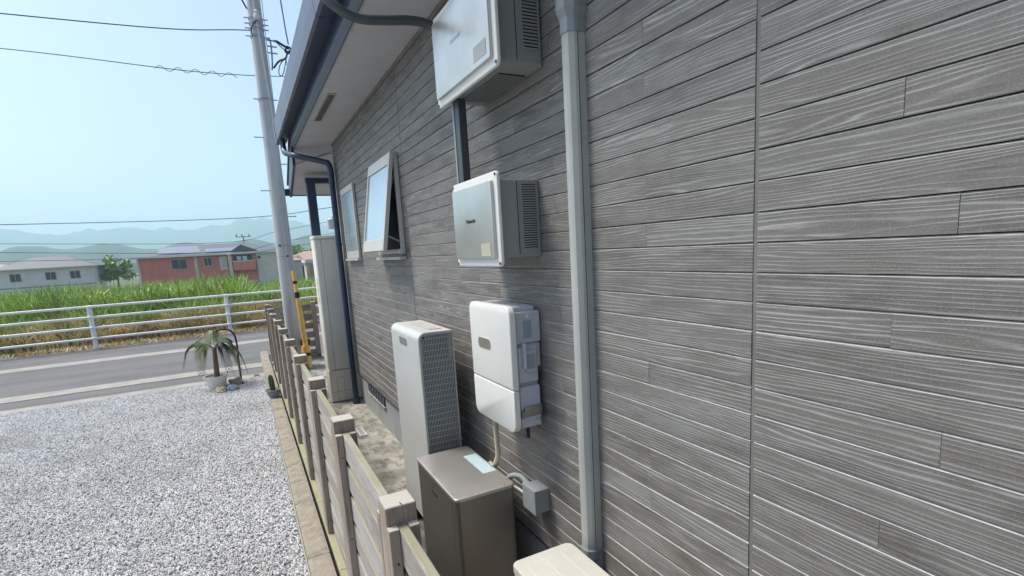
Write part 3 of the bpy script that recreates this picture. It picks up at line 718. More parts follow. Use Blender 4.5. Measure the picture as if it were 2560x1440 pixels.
for k in range(12):
    a = math.pi * k / 6; tube(bm, [(X0 - .002, 1.22, .33), (X0 - .002, 1.22 + .24 * math.cos(a), .33 + .24 * math.sin(a))], .0025, 4)
build('fan_guard', bm, 'cream_pl', t)
for y in (.98, 1.55): build('foot', box(X0 + .01, X1 - .01, y - .04, y + .04, 0, .078), 'backing', t)

# tall cream tank cabinet at the corner
t = thing('tank_cabinet', (-.05, 7.0, 0), 'tall cream hot water tank cabinet standing past the corner downspout', 'tank')
X0, X1, Y0, Y1 = -.333, .24, 6.9, 7.2
build('tank_body', soft_prism(bmesh.new(), rrect(X0, X1, Y0 + .006, Y1, .03, 5), 2, .43, 2.10, .003), 'tank', t, smooth=True)
build('tank_top', soft_prism(bmesh.new(), rrect(X0 - .006, X1, Y0, Y1 + .006, .034, 5), 2, 2.104, 2.143, .008), 'tank', t, smooth=True)
build('base_panel', box(X0, X1, Y0 + .004, Y1, .01, .426, .006), 'tank', t)
build('front_panel', box(-.245, X1 - .03, Y0, Y0 + .0055, .44, 2.095, .001), 'tank', t)
bm = bmesh.new(); bx(bm, -.249, -.246, Y0 + .0035, Y0 + .007, .43, 2.10); bx(bm, X0 + .03, X1, Y0 + .0005, Y0 + .006, .4265, .4295)
for x in (-.245, -.155): bx(bm, x - .001, x + .001, Y0 + .001, Y0 + .006, .02, .33)
bx(bm, -.245, -.155, Y0 + .001, Y0 + .006, .329, .331); bx(bm, X0 + .01, X1, Y0 + .001, Y0 + .006, .139, .141)
build('panel_seam', bm, 'ink', t)
build('side_handle', box(X0 - .003, X0 + .002, 6.96, 6.985, 1.30, 1.62, .001), 'label_beige', t)
build('anchor_foot', box(-.06, .0, 6.84, 6.898, .0, .02, .003), 'steel', t)

# ------------------------------------------------------------------ fences and kerb stones
K0, KP = 1.385, .905
fence = thing('wooden_fence', (-.855, 4.5, .19), 'weathered wooden board fence with square posts running along the gravel yard', 'fence')
ZB, ZT = .197, 1.157
shared = {}
def piece(name, key, mk, mat, loc, parent):
    if (name, key) not in shared:
        bm = mk(); bmesh.ops.recalc_face_normals(bm, faces=bm.faces[:]); me = bpy.data.meshes.new(name); bm.to_mesh(me); bm.free(); me.materials.append(M[mat]); shared[(name, key)] = me
    o = bpy.data.objects.new(name, shared[(name, key)]); COL.objects.link(o); o.parent = parent; o.location = Vector(loc) - wl(parent)
    return o
kk = range(-3, 10)
for k in kk:
    y = K0 + KP * k
    p = piece('post', 0, lambda: bx(bmesh.new(), -.045, .045, 0, .09, 0, ZT - ZB, .0025, 1), 'fence_post', (-.855, y, ZB), fence)
    p.rotation_euler = (rnd.uniform(-.004, .004), rnd.uniform(-.006, .006), 0)
    for sx in (-.0295, .0295):
        for yy in (y - .031, y + .091):
            piece('batten', 0, lambda: bx(bmesh.new(), -.0148, .0148, 0, .03, 0, ZT - ZB - .055, .0015, 1), 'fence_post', (-.855 + sx, yy, ZB), fence)
    if k < 9:
        for j in range(7):
            z = 1.100 - .139 * j
            o = piece('slat', 0, lambda: bx(bmesh.new(), -.0135, .0135, 0, KP - .094, -.111, 0, .002, 1), 'fence_slat', (-.855 + rnd.uniform(-.0005, .0005), y + .092, z + rnd.uniform(-.003, .003)), fence)
        piece('base_board', 0, lambda: bx(bmesh.new(), -.048, .048, 0, KP - .004, -.032, 0, .002, 1), 'fence_board', (-.855, y + .002 - .45, ZB - .0005), fence)
        piece('screw_head', 0, lambda: T([(0, 0, 0), (0, -.002, 0)], .0035, 6), 'ink', (-.8825, y - .0315, 1.0), fence)
        piece('screw_head', 0, None, 'ink', (-.8825, y - .0315, .62), fence)
        piece('screw_head', 0, None, 'ink', (-.8825, y - .0315, .28), fence)
crk = T(smooth_path([(-.852, 1.4, 1.158), (-.850, 1.386, 1.157), (-.8495, 1.3845, 1.13), (-.846, 1.3845, 1.107)], 4), .0014, 4)
build('crack', crk, 'black', fence)
cf = thing('wooden_fence', (-.42, 10.45, .06), 'shorter wooden board fence crossing behind the utility pole', 'fence')
for x in (-.80, -.045):
    piece('post', 'c', lambda: bx(bmesh.new(), -.045, .045, -.04, .05, 0, 1.04, .0025, 1), 'fence_post', (x, 10.45, .03), cf)
for j in range(6):
    piece('slat', 'c', lambda: bx(bmesh.new(), -.33, .33, -.012, .012, -.118, 0, .002, 1), 'fence_cross', (-.42, 10.45, 1.03 - .172 * j), cf)
piece('base_board', 'c', lambda: bx(bmesh.new(), -.40, .42, -.04, .04, -.05, 0, .003, 1), 'fence_board', (-.42, 10.45, .075), cf)
piece('retaining_block', 'c', lambda: bx(bmesh.new(), -.45, .45, -.06, .06, -.12, 0, .004, 1), 'foundation', (-.42, 10.45, .02), cf)
# stone kerb between gravel and fence: individual blocks
kb = thing('stone_kerb', (-.965, 5, -.05), 'low row of sandy split-faced kerb blocks between the gravel and the fence', 'kerb')
y = -.85; i = 0
def blk(seed, L):
    bm = bmesh.new(); r = random.Random(seed); nx, ny = 6, 16
    g = []
    for a in range(nx + 1):
        row = []
        for b in range(ny + 1):
            u, v_ = a / nx, b / ny
            edge = min(v_, 1 - v_) * 2
            z = .0 - (.004 if b in (0, ny) else 0) - (.003 if a in (0, nx) else 0) + (r.uniform(-.0015, .0015) if 0 < a < nx else 0)
            if b in (0, 1): z -= .010 * math.sin(math.pi * u)
            row.append(bm.verts.new((-.065 + .13 * u, .001 + (L - .002) * v_ + (.012 * math.sin(math.pi * u) if b in (0,) else 0), z)))
        g.append(row)
    for a in range(nx):
        for b in range(ny): bm.faces.new((g[a][b], g[a + 1][b], g[a + 1][b + 1], g[a][b + 1]))
    ring_ = [g[a][0] for a in range(nx + 1)] + [g[nx][b] for b in range(1, ny + 1)] + [g[a][ny] for a in range(nx - 1, -1, -1)] + [g[0][b] for b in range(ny - 1, 0, -1)]
    low = [bm.verts.new((v_.co.x, v_.co.y, -.2)) for v_ in ring_]; n = len(ring_)
    for q in range(n): bm.faces.new((ring_[q], low[q], low[(q + 1) % n], ring_[(q + 1) % n]))
    return bm
while y < 11.4:
    o = piece('kerb_block', i % 7, (lambda s=i % 7: blk(s, .400)), 'curb', (-.968, y, .060 + rnd.uniform(-.002, .002)), kb)
    y += .406; i += 1
piece('base_strip', 'k', lambda: bx(bmesh.new(), -.004, .004, 0, 12.4, -.2, 0), 'pale_conc', (-1.0395, -1.0, .030), kb)

# ------------------------------------------------------------------ small things on the ground
t = thing('cactus_pot', (-.985, 7.55, .06), 'small grey plastic pot with one finger-shaped cactus sitting on the kerb blocks', 'potted cactus')
build('pot', lathe(bmesh.new(), (-.985, 7.55, .061), [(.062, 0), (.092, .085), (.100, .088), (.100, .105), (.092, .105), (.088, .09), (.0, .088)][:6], 20), 'pot_grey', t, smooth=True)
build('soil', lathe(bmesh.new(), (-.985, 7.55, .061), [(.06, .07), (.087, .092)], 16), 'soil', t)
bm = bmesh.new()
prof = [(.026, .08), (.031, .13), (.033, .20), (.030, .26), (.020, .295), (.006, .308)]
rows_ = []
for r, z in prof: rows_.append([bm.verts.new((-.99 + r * (1 + .12 * math.cos(8 * a)) * math.cos(a) - (z - .08) * .06, 7.55 + r * (1 + .12 * math.cos(8 * a)) * math.sin(a), .061 + z)) for a in (2 * math.pi * k / 32 for k in range(32))])
for u, v_ in zip(rows_, rows_[1:]):
    for q in range(32): bm.faces.new((u[q], u[(q + 1) % 32], v_[(q + 1) % 32], v_[q]))
bm.faces.new(rows_[-1]); build('cactus', bm, 'cactus', t, smooth=True)

def rock(name, c, s, seed, mat, label):
    bm = bmesh.new(); bmesh.ops.create_icosphere(bm, subdivisions=3, radius=1)
    for v_ in bm.verts:
        n_ = mnoise.noise(v_.co * 1.3 + Vector((seed, 0, 0))) * .45 + mnoise.noise(v_.co * 3.1 + Vector((0, seed, 0))) * .16
        v_.co = Vector((v_.co.x * s[0], v_.co.y * s[1], v_.co.z * s[2])) * (1 + n_) + Vector(c)
        v_.co.z = max(v_.co.z, -.01)
    tag(build(name, bm, mat, smooth=False, base=(c[0], c[1], 0)), label, 'rock')
rock('garden_rock', (-1.455, 9.10, .03), (.11, .14, .075), 3, 'rock1', 'grey-brown jagged rock leaning beside the white plant pot')
rock('garden_rock', (-1.515, 8.72, .02), (.085, .10, .05), 8, 'rock2', 'bluish flat rock in front of the white plant pot')
rock('garden_rock', (-1.66, 8.68, .02), (.08, .10, .055), 12, 'rock3', 'tan rock left of the bluish one near the white pot')
t = tag(build('dry_leaf', box(-1.20, -1.12, 9.50, 9.62, .0, .008, .003), 'trunk', base=(-1.16, 9.56, 0)), 'small brown dead leaf on the pale kerb edge', 'leaf')
# potted palm
PC = (-1.72, 9.05, 0)
t = thing('potted_palm', PC, 'drooping palm with brown trunk in a white pot at the gravel edge', 'potted palm')
build('pot', lathe(bmesh.new(), PC, [(.12, 0), (.155, .16), (.165, .165), (.165, .19), (.15, .19), (.145, .16)], 24), 'white_pl', t, smooth=True)
build('soil', lathe(bmesh.new(), PC, [(.13, .14), (.147, .165)], 16), 'soil', t)
build('trunk', T([(-1.70, 9.05, .15), (-1.69, 9.05, .40), (-1.68, 9.04, .62)], .042, 10, .03), 'trunk', t, smooth=True)
def frond(parent, base, az, L, lift, droop, mat, leaflets=26, w_=.20):
    bm = bmesh.new(); pts = []; d = Vector((math.cos(az), math.sin(az), 0))
    for i in range(15):
        u = i / 14; pts.append(Vector(base) + d * (L * u * (1 - .25 * u)) + Vector((0, 0, lift * math.sin(u * 1.6) - droop * u * u * u)))
    tube(bm, pts, .007, 5, .002)
    for k in range(leaflets):
        u = .15 + .83 * k / leaflets; i = min(13, int(u * 14)); p = pts[i].lerp(pts[i + 1], u * 14 - i); tan = (pts[i + 1] - pts[i]).normalized()
        for s in (-1, 1):
            side = tan.cross(Vector((0, 0, 1))).normalized() * s; ll = w_ * (1 - .6 * abs(u - .4)) * rnd.uniform(.8, 1.1)
            tip = p + side * ll * .55 + tan * ll * .6 + Vector((0, 0, -ll * .55)); mid = p + (tip - p) * .5 + Vector((0, 0, .02)); ww = tan * .011
            v0 = [bm.verts.new(q) for q in (p - ww * .4, mid - ww, tip, mid + ww, p + ww * .4)]; bm.faces.new(v0)
    return build('frond', bm, mat, parent)
for az, L, li, dr, mt in ((.15, .55, .16, .62, 'palm'), (-.5, .5, .22, .62, 'palm'), (.9, .45, .3, .5, 'palm'), (2.2, .6, .30, .5, 'palm'), (3.1, .6, .25, .5, 'palm'), (4.2, .55, .25, .6, 'palm'), (5.2, .5, .25, .6, 'palm_dark'), (-.1, .42, .30, .75, 'palm_dark'), (1.6, .5, .4, .3, 'palm')):
    frond(t, (-1.68, 9.04, .60), az, L, li, dr, mt)
t = tag(build('garden_hook', T(smooth_path([(-1.385, 9.25, 0), (-1.385, 9.25, .36), (-1.375, 9.26, .55), (-1.39, 9.27, .74), (-1.46, 9.28, .84), (-1.58, 9.28, .86), (-1.72, 9.28, .80)], 8), .014, 8), 'black', smooth=True, base=(-1.385, 9.25, 0)), 'black bent rod arching over the drooping palm', 'garden rod')
t = thing('drain_frame', (-.235, 5.5, 0), 'small white plastic drain cover lying on the concrete slab', 'drain cover')
bm = bmesh.new()
for a, b, c, d in ((-.285, -.27, 5.37, 5.66), (-.225, -.21, 5.37, 5.66), (-.2695, -.2255, 5.37, 5.39), (-.2695, -.2255, 5.64, 5.66)): bx(bm, a, b, c, d, .0005, .014, .002)
build('cover_rim', bm, 'white_pl', t); build('cover_grid', box(-.269, -.226, 5.391, 5.639, .001, .006), 'duct', t)
t = thing('wall_tap_block', (-.745, 1.95, .35), 'pale wooden block and small white fitting between the near fence post and brown cabinet', 'fitting')
build('block', box(-.76, -.70, 1.98, 2.05, .0, .44, .004), 'fence_post', t)
build('cap', box(-.765, -.695, 1.975, 2.055, .441, .47, .004), 'white_pl', t)

# ------------------------------------------------------------------ utility pole
PX, PY = -.472, 9.8
t = thing('utility_pole', (PX, PY, 0), 'tall tapered concrete utility pole with steel bands and step bolts beside the fence', 'utility pole')
rad = lambda z: .142 - .0068 * z
cxz = lambda z: PX + .0045 * (z - .8)
zz = [-.1] + [i * .8 for i in range(1, 15)]
bm = bmesh.new(); rows_ = [[bm.verts.new((cxz(z) + rad(z) * math.cos(a), PY + rad(z) * math.sin(a), z)) for a in (2 * math.pi * k / 28 for k in range(28))] for z in zz]
for u, v_ in zip(rows_, rows_[1:]):
    for q in range(28): bm.faces.new((u[q], u[(q + 1) % 28], v_[(q + 1) % 28], v_[q]))
bm.faces.new(rows_[-1]); build('shaft', bm, 'pole', t, smooth=True)
for z in (4.48, 5.43, 5.548, 5.70, 5.62, 2.12, 1.94):
    thin = z < 3
    b = build('band', T([(cxz(z), PY, z - (.004 if thin else .018)), (cxz(z), PY, z + (.004 if thin else .018))], rad(z) + (.0015 if thin else .006), 24), 'galv', t, smooth=True)
    if not thin:
        for s in (-1, 1): build('bolt', T([(cxz(z) + s * (rad(z) - .01), PY - .03, z), (cxz(z) + s * (rad(z) + .07), PY - .03, z)], .009, 6), 'galv', b)
    else: build('band_clip', T([(cxz(z) - .02 + (.05 if z < 2 else -.05), PY - rad(z) - .012, z), (cxz(z) - .02 + (.05 if z < 2 else -.05), PY - rad(z) + .01, z)], .017, 8), 'ink', b)
for z, s in ((3.88, -1), (3.46, 1), (3.03, -1), (2.60, 1)):
    build('step_bolt', T([(cxz(z) + s * (rad(z) - .02), PY - .05, z), (cxz(z) + s * (rad(z) + .115), PY - .05, z)], .008, 6), 'galv', t)
    build('step_bolt_head', T([(cxz(z) + s * (rad(z) + .115), PY - .05, z), (cxz(z) + s * (rad(z) + .125), PY - .05, z)], .015, 6), 'galv', t)
build('insulator', lathe(bmesh.new(), (cxz(5.7) + .01, PY - rad(5.7) - .05, 5.64), [(.02, 0), (.045, .02), (.05, .06), (.03, .1), (.045, .12), (.01, .15)], 12), 'white_pl', t, smooth=True)
build('cable_guard', T([(cxz(6) - .02, PY - rad(6) - .012, 6.3), (cxz(5.5) + .01, PY - rad(5.5) - .012, 5.5), (cxz(4.0) + .07, PY - rad(4) * .9, 4.15)], .011, 6), 'white_pl', t)
build('terminal_box', box(cxz(4.1) + .05, cxz(4.1) + .11, PY - rad(4.1) - .045, PY - rad(4.1) + .02, 4.03, 4.14, .006), 'white_pl', t)
build('side_strap', T(smooth_path([(-.31, PY - .02, 5.40), (-.285, PY - .03, 5.43), (-.27, PY - .03, 5.30), (-.285, PY - .03, 5.05), (-.30, PY - .02, 4.95)], 5), .014, 6), 'galv', t)
for z in (5.39, 5.30, 5.20): build('hook_bolt', T([(-.34, PY - .06, z), (-.19, PY - .06, z - .005)], .011, 6), 'galv', t)
build('jumper_cable', T(smooth_path([(-.44, PY - .14, 5.64), (-.50, PY - .15, 5.58), (-.545, PY - .14, 5.48), (-.53, PY - .12, 5.40)], 6), .009, 6), 'ink', t)
# guy wire with its yellow guard
t = thing('guy_wire', (-.345, 9.5, 0), 'steel guy wire with a yellow and black plastic guard beside the utility pole', 'guy wire')
build('wire', T([(-.335, 9.62, 6.3), (-.392, 9.5, 1.68), (-.345, 9.45, .1)], .006, 6), 'galv', t)
gA, gB = Vector((-.392, 9.5, 1.69)), Vector((-.343, 9.48, .36))
seg = lambda a, b: [gA.lerp(gB, a), gA.lerp(gB, b)]
build('guard_tube', T(seg(0, 1.05), .033, 12, .044), 'yellow', t, smooth=True)
build('black_band', T(seg(.128, .165), .037, 12, .038), 'black', t, smooth=True)
build('black_band', T(seg(.270, .345), .039, 12, .041), 'black', t, smooth=True)
bC, bD = Vector((-.343, 9.47, .40)), Vector((-.375, 9.45, .02))
build('guard_sleeve', T([bC, bC.lerp(bD, .95)], .068, 14, .085), 'yellow', t, smooth=True)
build('black_band', T([bC.lerp(bD, .30), bC.lerp(bD, .44)], .0745, 14, .078), 'black', t, smooth=True)
build('black_collar', T([(-.335, 9.56, .40), (-.335, 9.56, .50)], .085, 14), 'black', t, smooth=True)

def wire(name, pts, r, label, mat='ink', group=None, sm=True):
    p = smooth_path(pts, 8) if sm and len(pts) > 2 else [Vector(q) for q in pts]
    return tag(build(name, T(p, r, 5), mat, base=pts[0]), label, 'cable', group)
wire('power_cable', [(-.55, 9.8, 5.53), (-2.5, 9.9, 5.42), (-9, 10.2, 5.5), (-16, 10.5, 5.9)], .008, 'thin cable leaving the pole to the left just below its lamp-white insulator')
wire('power_cable', [(-.56, 9.8, 5.85), (-.80, 9.3, 6.15), (-1.6, 7.6, 7.4)], .013, 'thick cable rising steeply from the pole to the upper left')
wire('power_cable', [(-9, 12.2, 5.75), (-4, 12, 5.60), (-.9, 12, 5.50), (2.5, 12, 5.75)], .008, 'slack cable with a curly lashing passing behind the pole at eave height')
bm = bmesh.new(); pts = []
for i in range(90):
    u = i / 89; x = -2.1 + u * 1.35; pts.append(Vector((x, 12 + .04 * math.cos(u * 30), 5.545 - (x + 2.1) * .015 - .035 + .04 * math.sin(u * 30))))
tag(build('cable_lashing', tube(bm, pts, .006, 4), 'ink', base=(-2.1, 12, 5.5)), 'curly lashing wire hanging on the slack cable left of the pole', 'cable')
# drop wire with clamps beside the gutter
wire('drop_wire', [(.0, 9.8, 5.38), (-.03, 9.7, 5.6), (-.10, 9.4, 6.2), (-.2, 9.0, 7.1)], .011, 'blue-grey drop wire coming down to the clamps by the gutter', 'rock2')
t = thing('wire_clamp', (-.05, 9.8, 5.36), 'bundle of black wire clamps and loose loops hanging beside the gutter', 'wire clamp')
build('clamp_body', T([(-.22, 9.8, 5.41), (-.17, 9.8, 5.405), (.0, 9.8, 5.31)], .02, 8), 'ink', t)
build('clamp_bail', T(smooth_path([(-.20, 9.8, 5.42), (-.12, 9.8, 5.33), (-.02, 9.8, 5.27), (.04, 9.8, 5.33)], 5), .008, 6), 'ink', t)
build('knot', T(smooth_path([(-.03, 9.8, 5.35), (.03, 9.78, 5.30), (-.02, 9.8, 5.24), (-.06, 9.82, 5.29), (.0, 9.8, 5.34), (.05, 9.8, 5.28)], 5), .016, 6), 'ink', t)
build('loose_tail', T(smooth_path([(-.03, 9.8, 5.26), (-.07, 9.8, 5.16), (-.18, 9.8, 5.10), (-.27, 9.8, 4.99)], 5), .016, 6), 'ink', t)
build('wire_loop', T(smooth_path([(-.06, 9.8, 5.18), (-.16, 9.8, 5.06), (-.20, 9.8, 4.93), (-.17, 9.8, 4.875), (-.12, 9.8, 4.95), (-.06, 9.8, 5.16)], 6), .008, 6), 'ink', t)
build('wire_loop', T(smooth_path([(-.06, 9.8, 5.2), (-.06, 9.8, 5.05), (-.03, 9.8, 4.95)], 6), .006, 6), 'rock2', t)
# low far cables and a far pole
for pts, r, lb in (([(-22, 40, 4.9), (-1.76, 40, 4.86), (4.96, 40, 5.45), (9, 40, 6.0)], .022, 'far cable crossing the sky behind the porch column'),
                   ([(-22, 60, 4.9), (-2.8, 60, 4.05), (3.0, 60, 5.0), (12, 60, 6.4)], .022, 'highest of the three far cables above the red house'),
                   ([(-22, 60, 4.2), (-3.0, 60, 3.1), (3.2, 60, 3.9), (12, 60, 5.0)], .022, 'middle far cable in front of the wooded hill'),
                   ([(-22, 62, 3.4), (-3.0, 62, 2.75), (3.2, 62, 3.3), (12, 62, 4.2)], .022, 'lowest far cable just over the roof of the red house')):
    wire('far_cable', pts, r, lb)
t = thing('far_pole', (-.25, 95, -2), 'distant thin power pole with a cross arm rising behind the red house', 'utility pole')
build('shaft', T([(-.35, 95, -2), (-.15, 95, 6.2)], .16, 8, .10), 'galv', t)
build('cross_arm', T([(-1.2, 95, 6.1), (1.0, 95, 6.1)], .07, 6), 'galv', t)
for x in (-1.1, -.3, .7): build('insulator', T([(x, 95, 6.15), (x, 95, 6.5)], .12, 6), 'galv', t)
t = thing('transformer_pole', (4.9, 38, -1), 'pale pole transformer seen in the gap beside the downspout', 'transformer')
build('shaft', T([(5.15, 38, -1.5), (5.15, 38, 6.2)], .14, 10, .10), 'pole', t)
build('transformer', lathe(bmesh.new(), (4.75, 37.9, 3.85), [(.24, 0), (.27, .03), (.27, .60), (.29, .62), (.22, .70)], 14), 'hp_front', t, smooth=True)
build('bracket', T([(4.75, 37.9, 4.5), (5.1, 38, 4.95)], .03, 6), 'galv', t)

# ------------------------------------------------------------------ guard rail
t = thing('guard_rail', (-2, 16.2, -.1), 'white pipe guard rail with four horizontal rails along the far road edge', 'guard rail')
for z in (1.030, .765, .505, .235):
    build('rail', T([(-30, 16.2, z), (30, 16.2, z)], .030, 8), 'white_paint', t, smooth=True)
x = -25.63
while x < 26:
    build('rail_post', T([(x, 16.26, -.12), (x, 16.26, 1.06)], .052, 10), 'white_paint', t, smooth=True); x += 3.0 if False else 3.0

# ------------------------------------------------------------------ grass
def grass():
    mats = ['g1', 'g2', 'g3', 'd1', 'd2', 'd3']
    vv, ff, mi = [], [], []
    def blade(x, y, z, h, lean, wd, m_, az=None):
        a = rnd.uniform(0, 6.283) if az is None else az; dx, dy = math.cos(a) * lean, math.sin(a) * lean
        b = rnd.uniform(-.6, .6); wx, wy = math.cos(b) * wd, math.sin(b) * wd
        k = len(vv)
        for u, s in ((0, .8), (.45, 1.0), (.8, .6)):
            cx, cy, cz = x + dx * u * u, y + dy * u * u, z + h * u * (1 - .18 * lean * u)
            vv.append((cx - wx * s, cy - wy * s, cz)); vv.append((cx + wx * s, cy + wy * s, cz))
        vv.append((x + dx, y + dy, z + h * (1 - .28 * lean)))
        ff.extend([(k, k + 1, k + 3, k + 2), (k + 2, k + 3, k + 5, k + 4), (k + 4, k + 5, k + 6)]); mi.extend([m_] * 3)
    def nz(x, y, s): return mnoise.noise(Vector((x * s, y * s, 3.3)))
    # tall green stand
    for _ in range(52000):
        y = 18.0 + rnd.random() ** 1.3 * 11; x = rnd.uniform(-13, 9)
        c = nz(x, y, .45); h = 1.50 + .34 * c + .22 * nz(x, y, 1.7) + rnd.uniform(-.42, .14) - (y - 18) * .012
        if rnd.random() < .02: h += .28
        if x > -1.2: h *= .80 + .05 * math.sin(x * 2)
        if x > .6: h *= .9
        if y < 18.7: h *= .62
        lw = nz(x + 9, y, .9)
        m_ = rnd.choices([0, 1, 2, 3], [5, 4 + 9 * max(0, lw), 2.5 + 6 * max(0, -lw), .5])[0]
        blade(x, y, -.05, max(.25, h), rnd.uniform(.15, .85), rnd.uniform(.008, .026), m_)
    # dry stems at the front
    for _ in range(26000):
        y = 16.9 + rnd.random() * 1.5; x = rnd.uniform(-13, 6)
        c = nz(x * 1.3, y, .8)
        h = .50 + .22 * (y - 16.9) + .3 * c + rnd.uniform(-.15, .12)
        m_ = rnd.choices([0, 2, 3, 4, 5], [1.0 + 5 * max(0, c), 1.0, 5, 3, 2])[0]
        blade(x, y, -.08, max(.08, h), rnd.uniform(.1, .6), rnd.uniform(.008, .017), m_)
    # low straw verge
    for _ in range(15000):
        y = 16.28 + rnd.random() * .85; x = rnd.uniform(-13, 6)
        blade(x, y, -.12, rnd.uniform(.05, .20), rnd.uniform(.05, .2), rnd.uniform(.008, .016), rnd.choices([3, 4, 5, 0], [2, 7, .8, .5])[0])
    me = bpy.data.meshes.new('tall_grass'); me.from_pydata(vv, [], ff); me.update()
    for q in mats: me.materials.append(M[q])
    me.polygons.foreach_set('material_index', mi)
    o = bpy.data.objects.new('tall_grass', me); COL.objects.link(o)
    tag(o, 'overgrown bank of tall green reeds and dry brown stems behind the white guard rail', 'tall grass', kind='stuff')
grass()
sheet('verge', -60, 60, 16.45, 17.2, -.085, M['d2'])

# ------------------------------------------------------------------ far houses
def hip(bm, x0, x1, y0, y1, z, h, ov=.6, mi=0):
    x0 -= ov; x1 += ov; y0 -= ov; y1 += ov; d = (y1 - y0) / 2
    A = [bm.verts.new(p) for p in ((x0, y0, z), (x1, y0, z), (x1, y1, z), (x0, y1, z))]
    B = [bm.verts.new(p) for p in ((x0 + d, y0 + d, z + h), (x1 - d, y0 + d, z + h))]
    for f in ((A[0], A[1], B[1], B[0]), (A[1], A[2], B[1]), (A[2], A[3], B[0], B[1]), (A[3], A[0], B[0]), (A[3], A[2], A[1], A[0])): bm.faces.new(f)
    return bm
red = t = thing('red_house', (-6, 94, -2), 'two-storey house with red balcony walls, beige end wall and dark hipped roof', 'house')
build('wall', box(-16.5, -1.3, 90, 99, -2, 3.35), 'red_wall', t)
build('end_wall', box(-1.299, 1.9, 89.8, 99, -2, 3.35), 'beige_wall', t)
build('white_band', box(-17.1, 2.3, 89.2, 89.9, 3.36, 3.62), 'white_wall', t)
rf = build('roof', hip(bmesh.new(), -16.5, 1.9, 90, 99, 3.62, 1.55), 'grey_roof', t)
def solar(x0, x1, u0, u1):
    bm = bmesh.new(); z = lambda u: 3.64 + u * 1.55
    y = lambda u: 89.4 + u * 5.1
    quad(bm, (x0, y(u0), z(u0) + .08), (x1, y(u0), z(u0) + .08), (x1 - .6, y(u1), z(u1) + .08), (x0, y(u1), z(u1) + .08)); quad(bm, (x0, y(u0), z(u0) + .02), (x0, y(u1), z(u1) + .02), (x1 - .6, y(u1), z(u1) + .02), (x1, y(u0), z(u0) + .02))
    return bm
build('solar_panel', solar(-14, -8.5, .1, .8), 'solar', rf); build('solar_panel', solar(-8, -3.2, .1, .45), 'solar', rf)
build('roof_gable', prism(bmesh.new(), [(-4.9, 3.7), (-3.2, 4.75), (-.9, 3.7)], 1, 89.6, 94), 'grey_roof', t)
wd = build('window', box(-2.8 - 1.6, -1.9, 89.9, 90, 2.35, 3.2), 'dark_win', t)
for x in (-4.0, -3.2): build('window_pane', box(x, x + .6, 89.85, 89.89, 2.4, 3.0), 'white_wall', wd)
build('balcony', box(-4.6, -1.5, 88.9, 89.75, .9, 2.2), 'red_wall', t); build('balcony_rail', box(-4.65, -1.45, 88.85, 89.75, 2.21, 2.33), 'white_wall', t)
build('pillar', box(-5.15, -4.7, 88.8, 89.9, -2, 3.35), 'cream_wall', t)
wd = build('window', box(-6.3, -5.35, 89.9, 90, 1.15, 3.1), 'white_wall', t); build('window_pane', box(-6.15, -5.5, 89.86, 89.89, 1.4, 2.9), 'hp_front', wd)
for a, b, c, d in ((-8.4, -7.3, 1.8, 3.05), (-12.5, -10.5, 1.6, 3.05)):
    wd = build('window', box(a, b, 89.9, 90, c, d), 'alu', t); mdl = (a + b) / 2
    build('window_pane', box(a + .08, mdl - .03, 89.86, 89.89, c + .08, d - .08), 'dark_win', wd); build('window_pane', box(mdl + .03, b - .08, 89.86, 89.89, c + .08, d - .08), 'dark_win', wd)
build('corner_pillar', box(-9.6, -9.2, 89.85, 90, -2, 3.35), 'cream_wall', t); build('downspout', box(-16.4, -16.3, 89.88, 90, -2, 3.35), 'white_wall', t)
build('window', box(-.9 - .25, -.75, 89.72, 89.79, 2.5, 2.9), 'dark_win', t)

red.location.x += 2.5

t = thing('far_house', (6.2, 98, -2), 'cream house with a dark purple roof half hidden behind the utility pole', 'house')
build('wall', box(5.6, 8.2, 96, 101, -2, 1.9), 'cream_wall', t); build('roof', hip(bmesh.new(), 5.6, 8.2, 96, 101, 1.9, .9, .4), 'brown_roof', t)
t = thing('far_house', (10, 112, -2), 'low house with a salmon tiled roof right of the pole', 'house')
build('wall', box(6.6, 16, 110, 118, -2, 1.7), 'grey_wall', t); build('roof', hip(bmesh.new(), 6.6, 16, 110, 118, 1.7, 1.9, .6), 'brown_roof', t); build('lean_to_roof', box(7.2, 10.9, 107.5, 109.3, .8, 1.1), 'silver_roof', t)
build('carport_wall', box(7.6, 10.6, 108.8, 109.2, -2, .7), 'dark_win', t)
t = thing('far_house', (11.5, 100, -2), 'small white-roofed house with an orange panel at the left of the tank cabinet', 'house')
build('wall', box(9.3, 13.5, 98, 104, -2, 1.3), 'cream_wall', t); build('roof', box(9.0, 13.9, 97.6, 104.4, 1.31, 1.9), 'white_wall', t); build('door_panel', box(9.6, 10.5, 97.9, 97.99, -1.0, 1.0), 'orange_win', t)
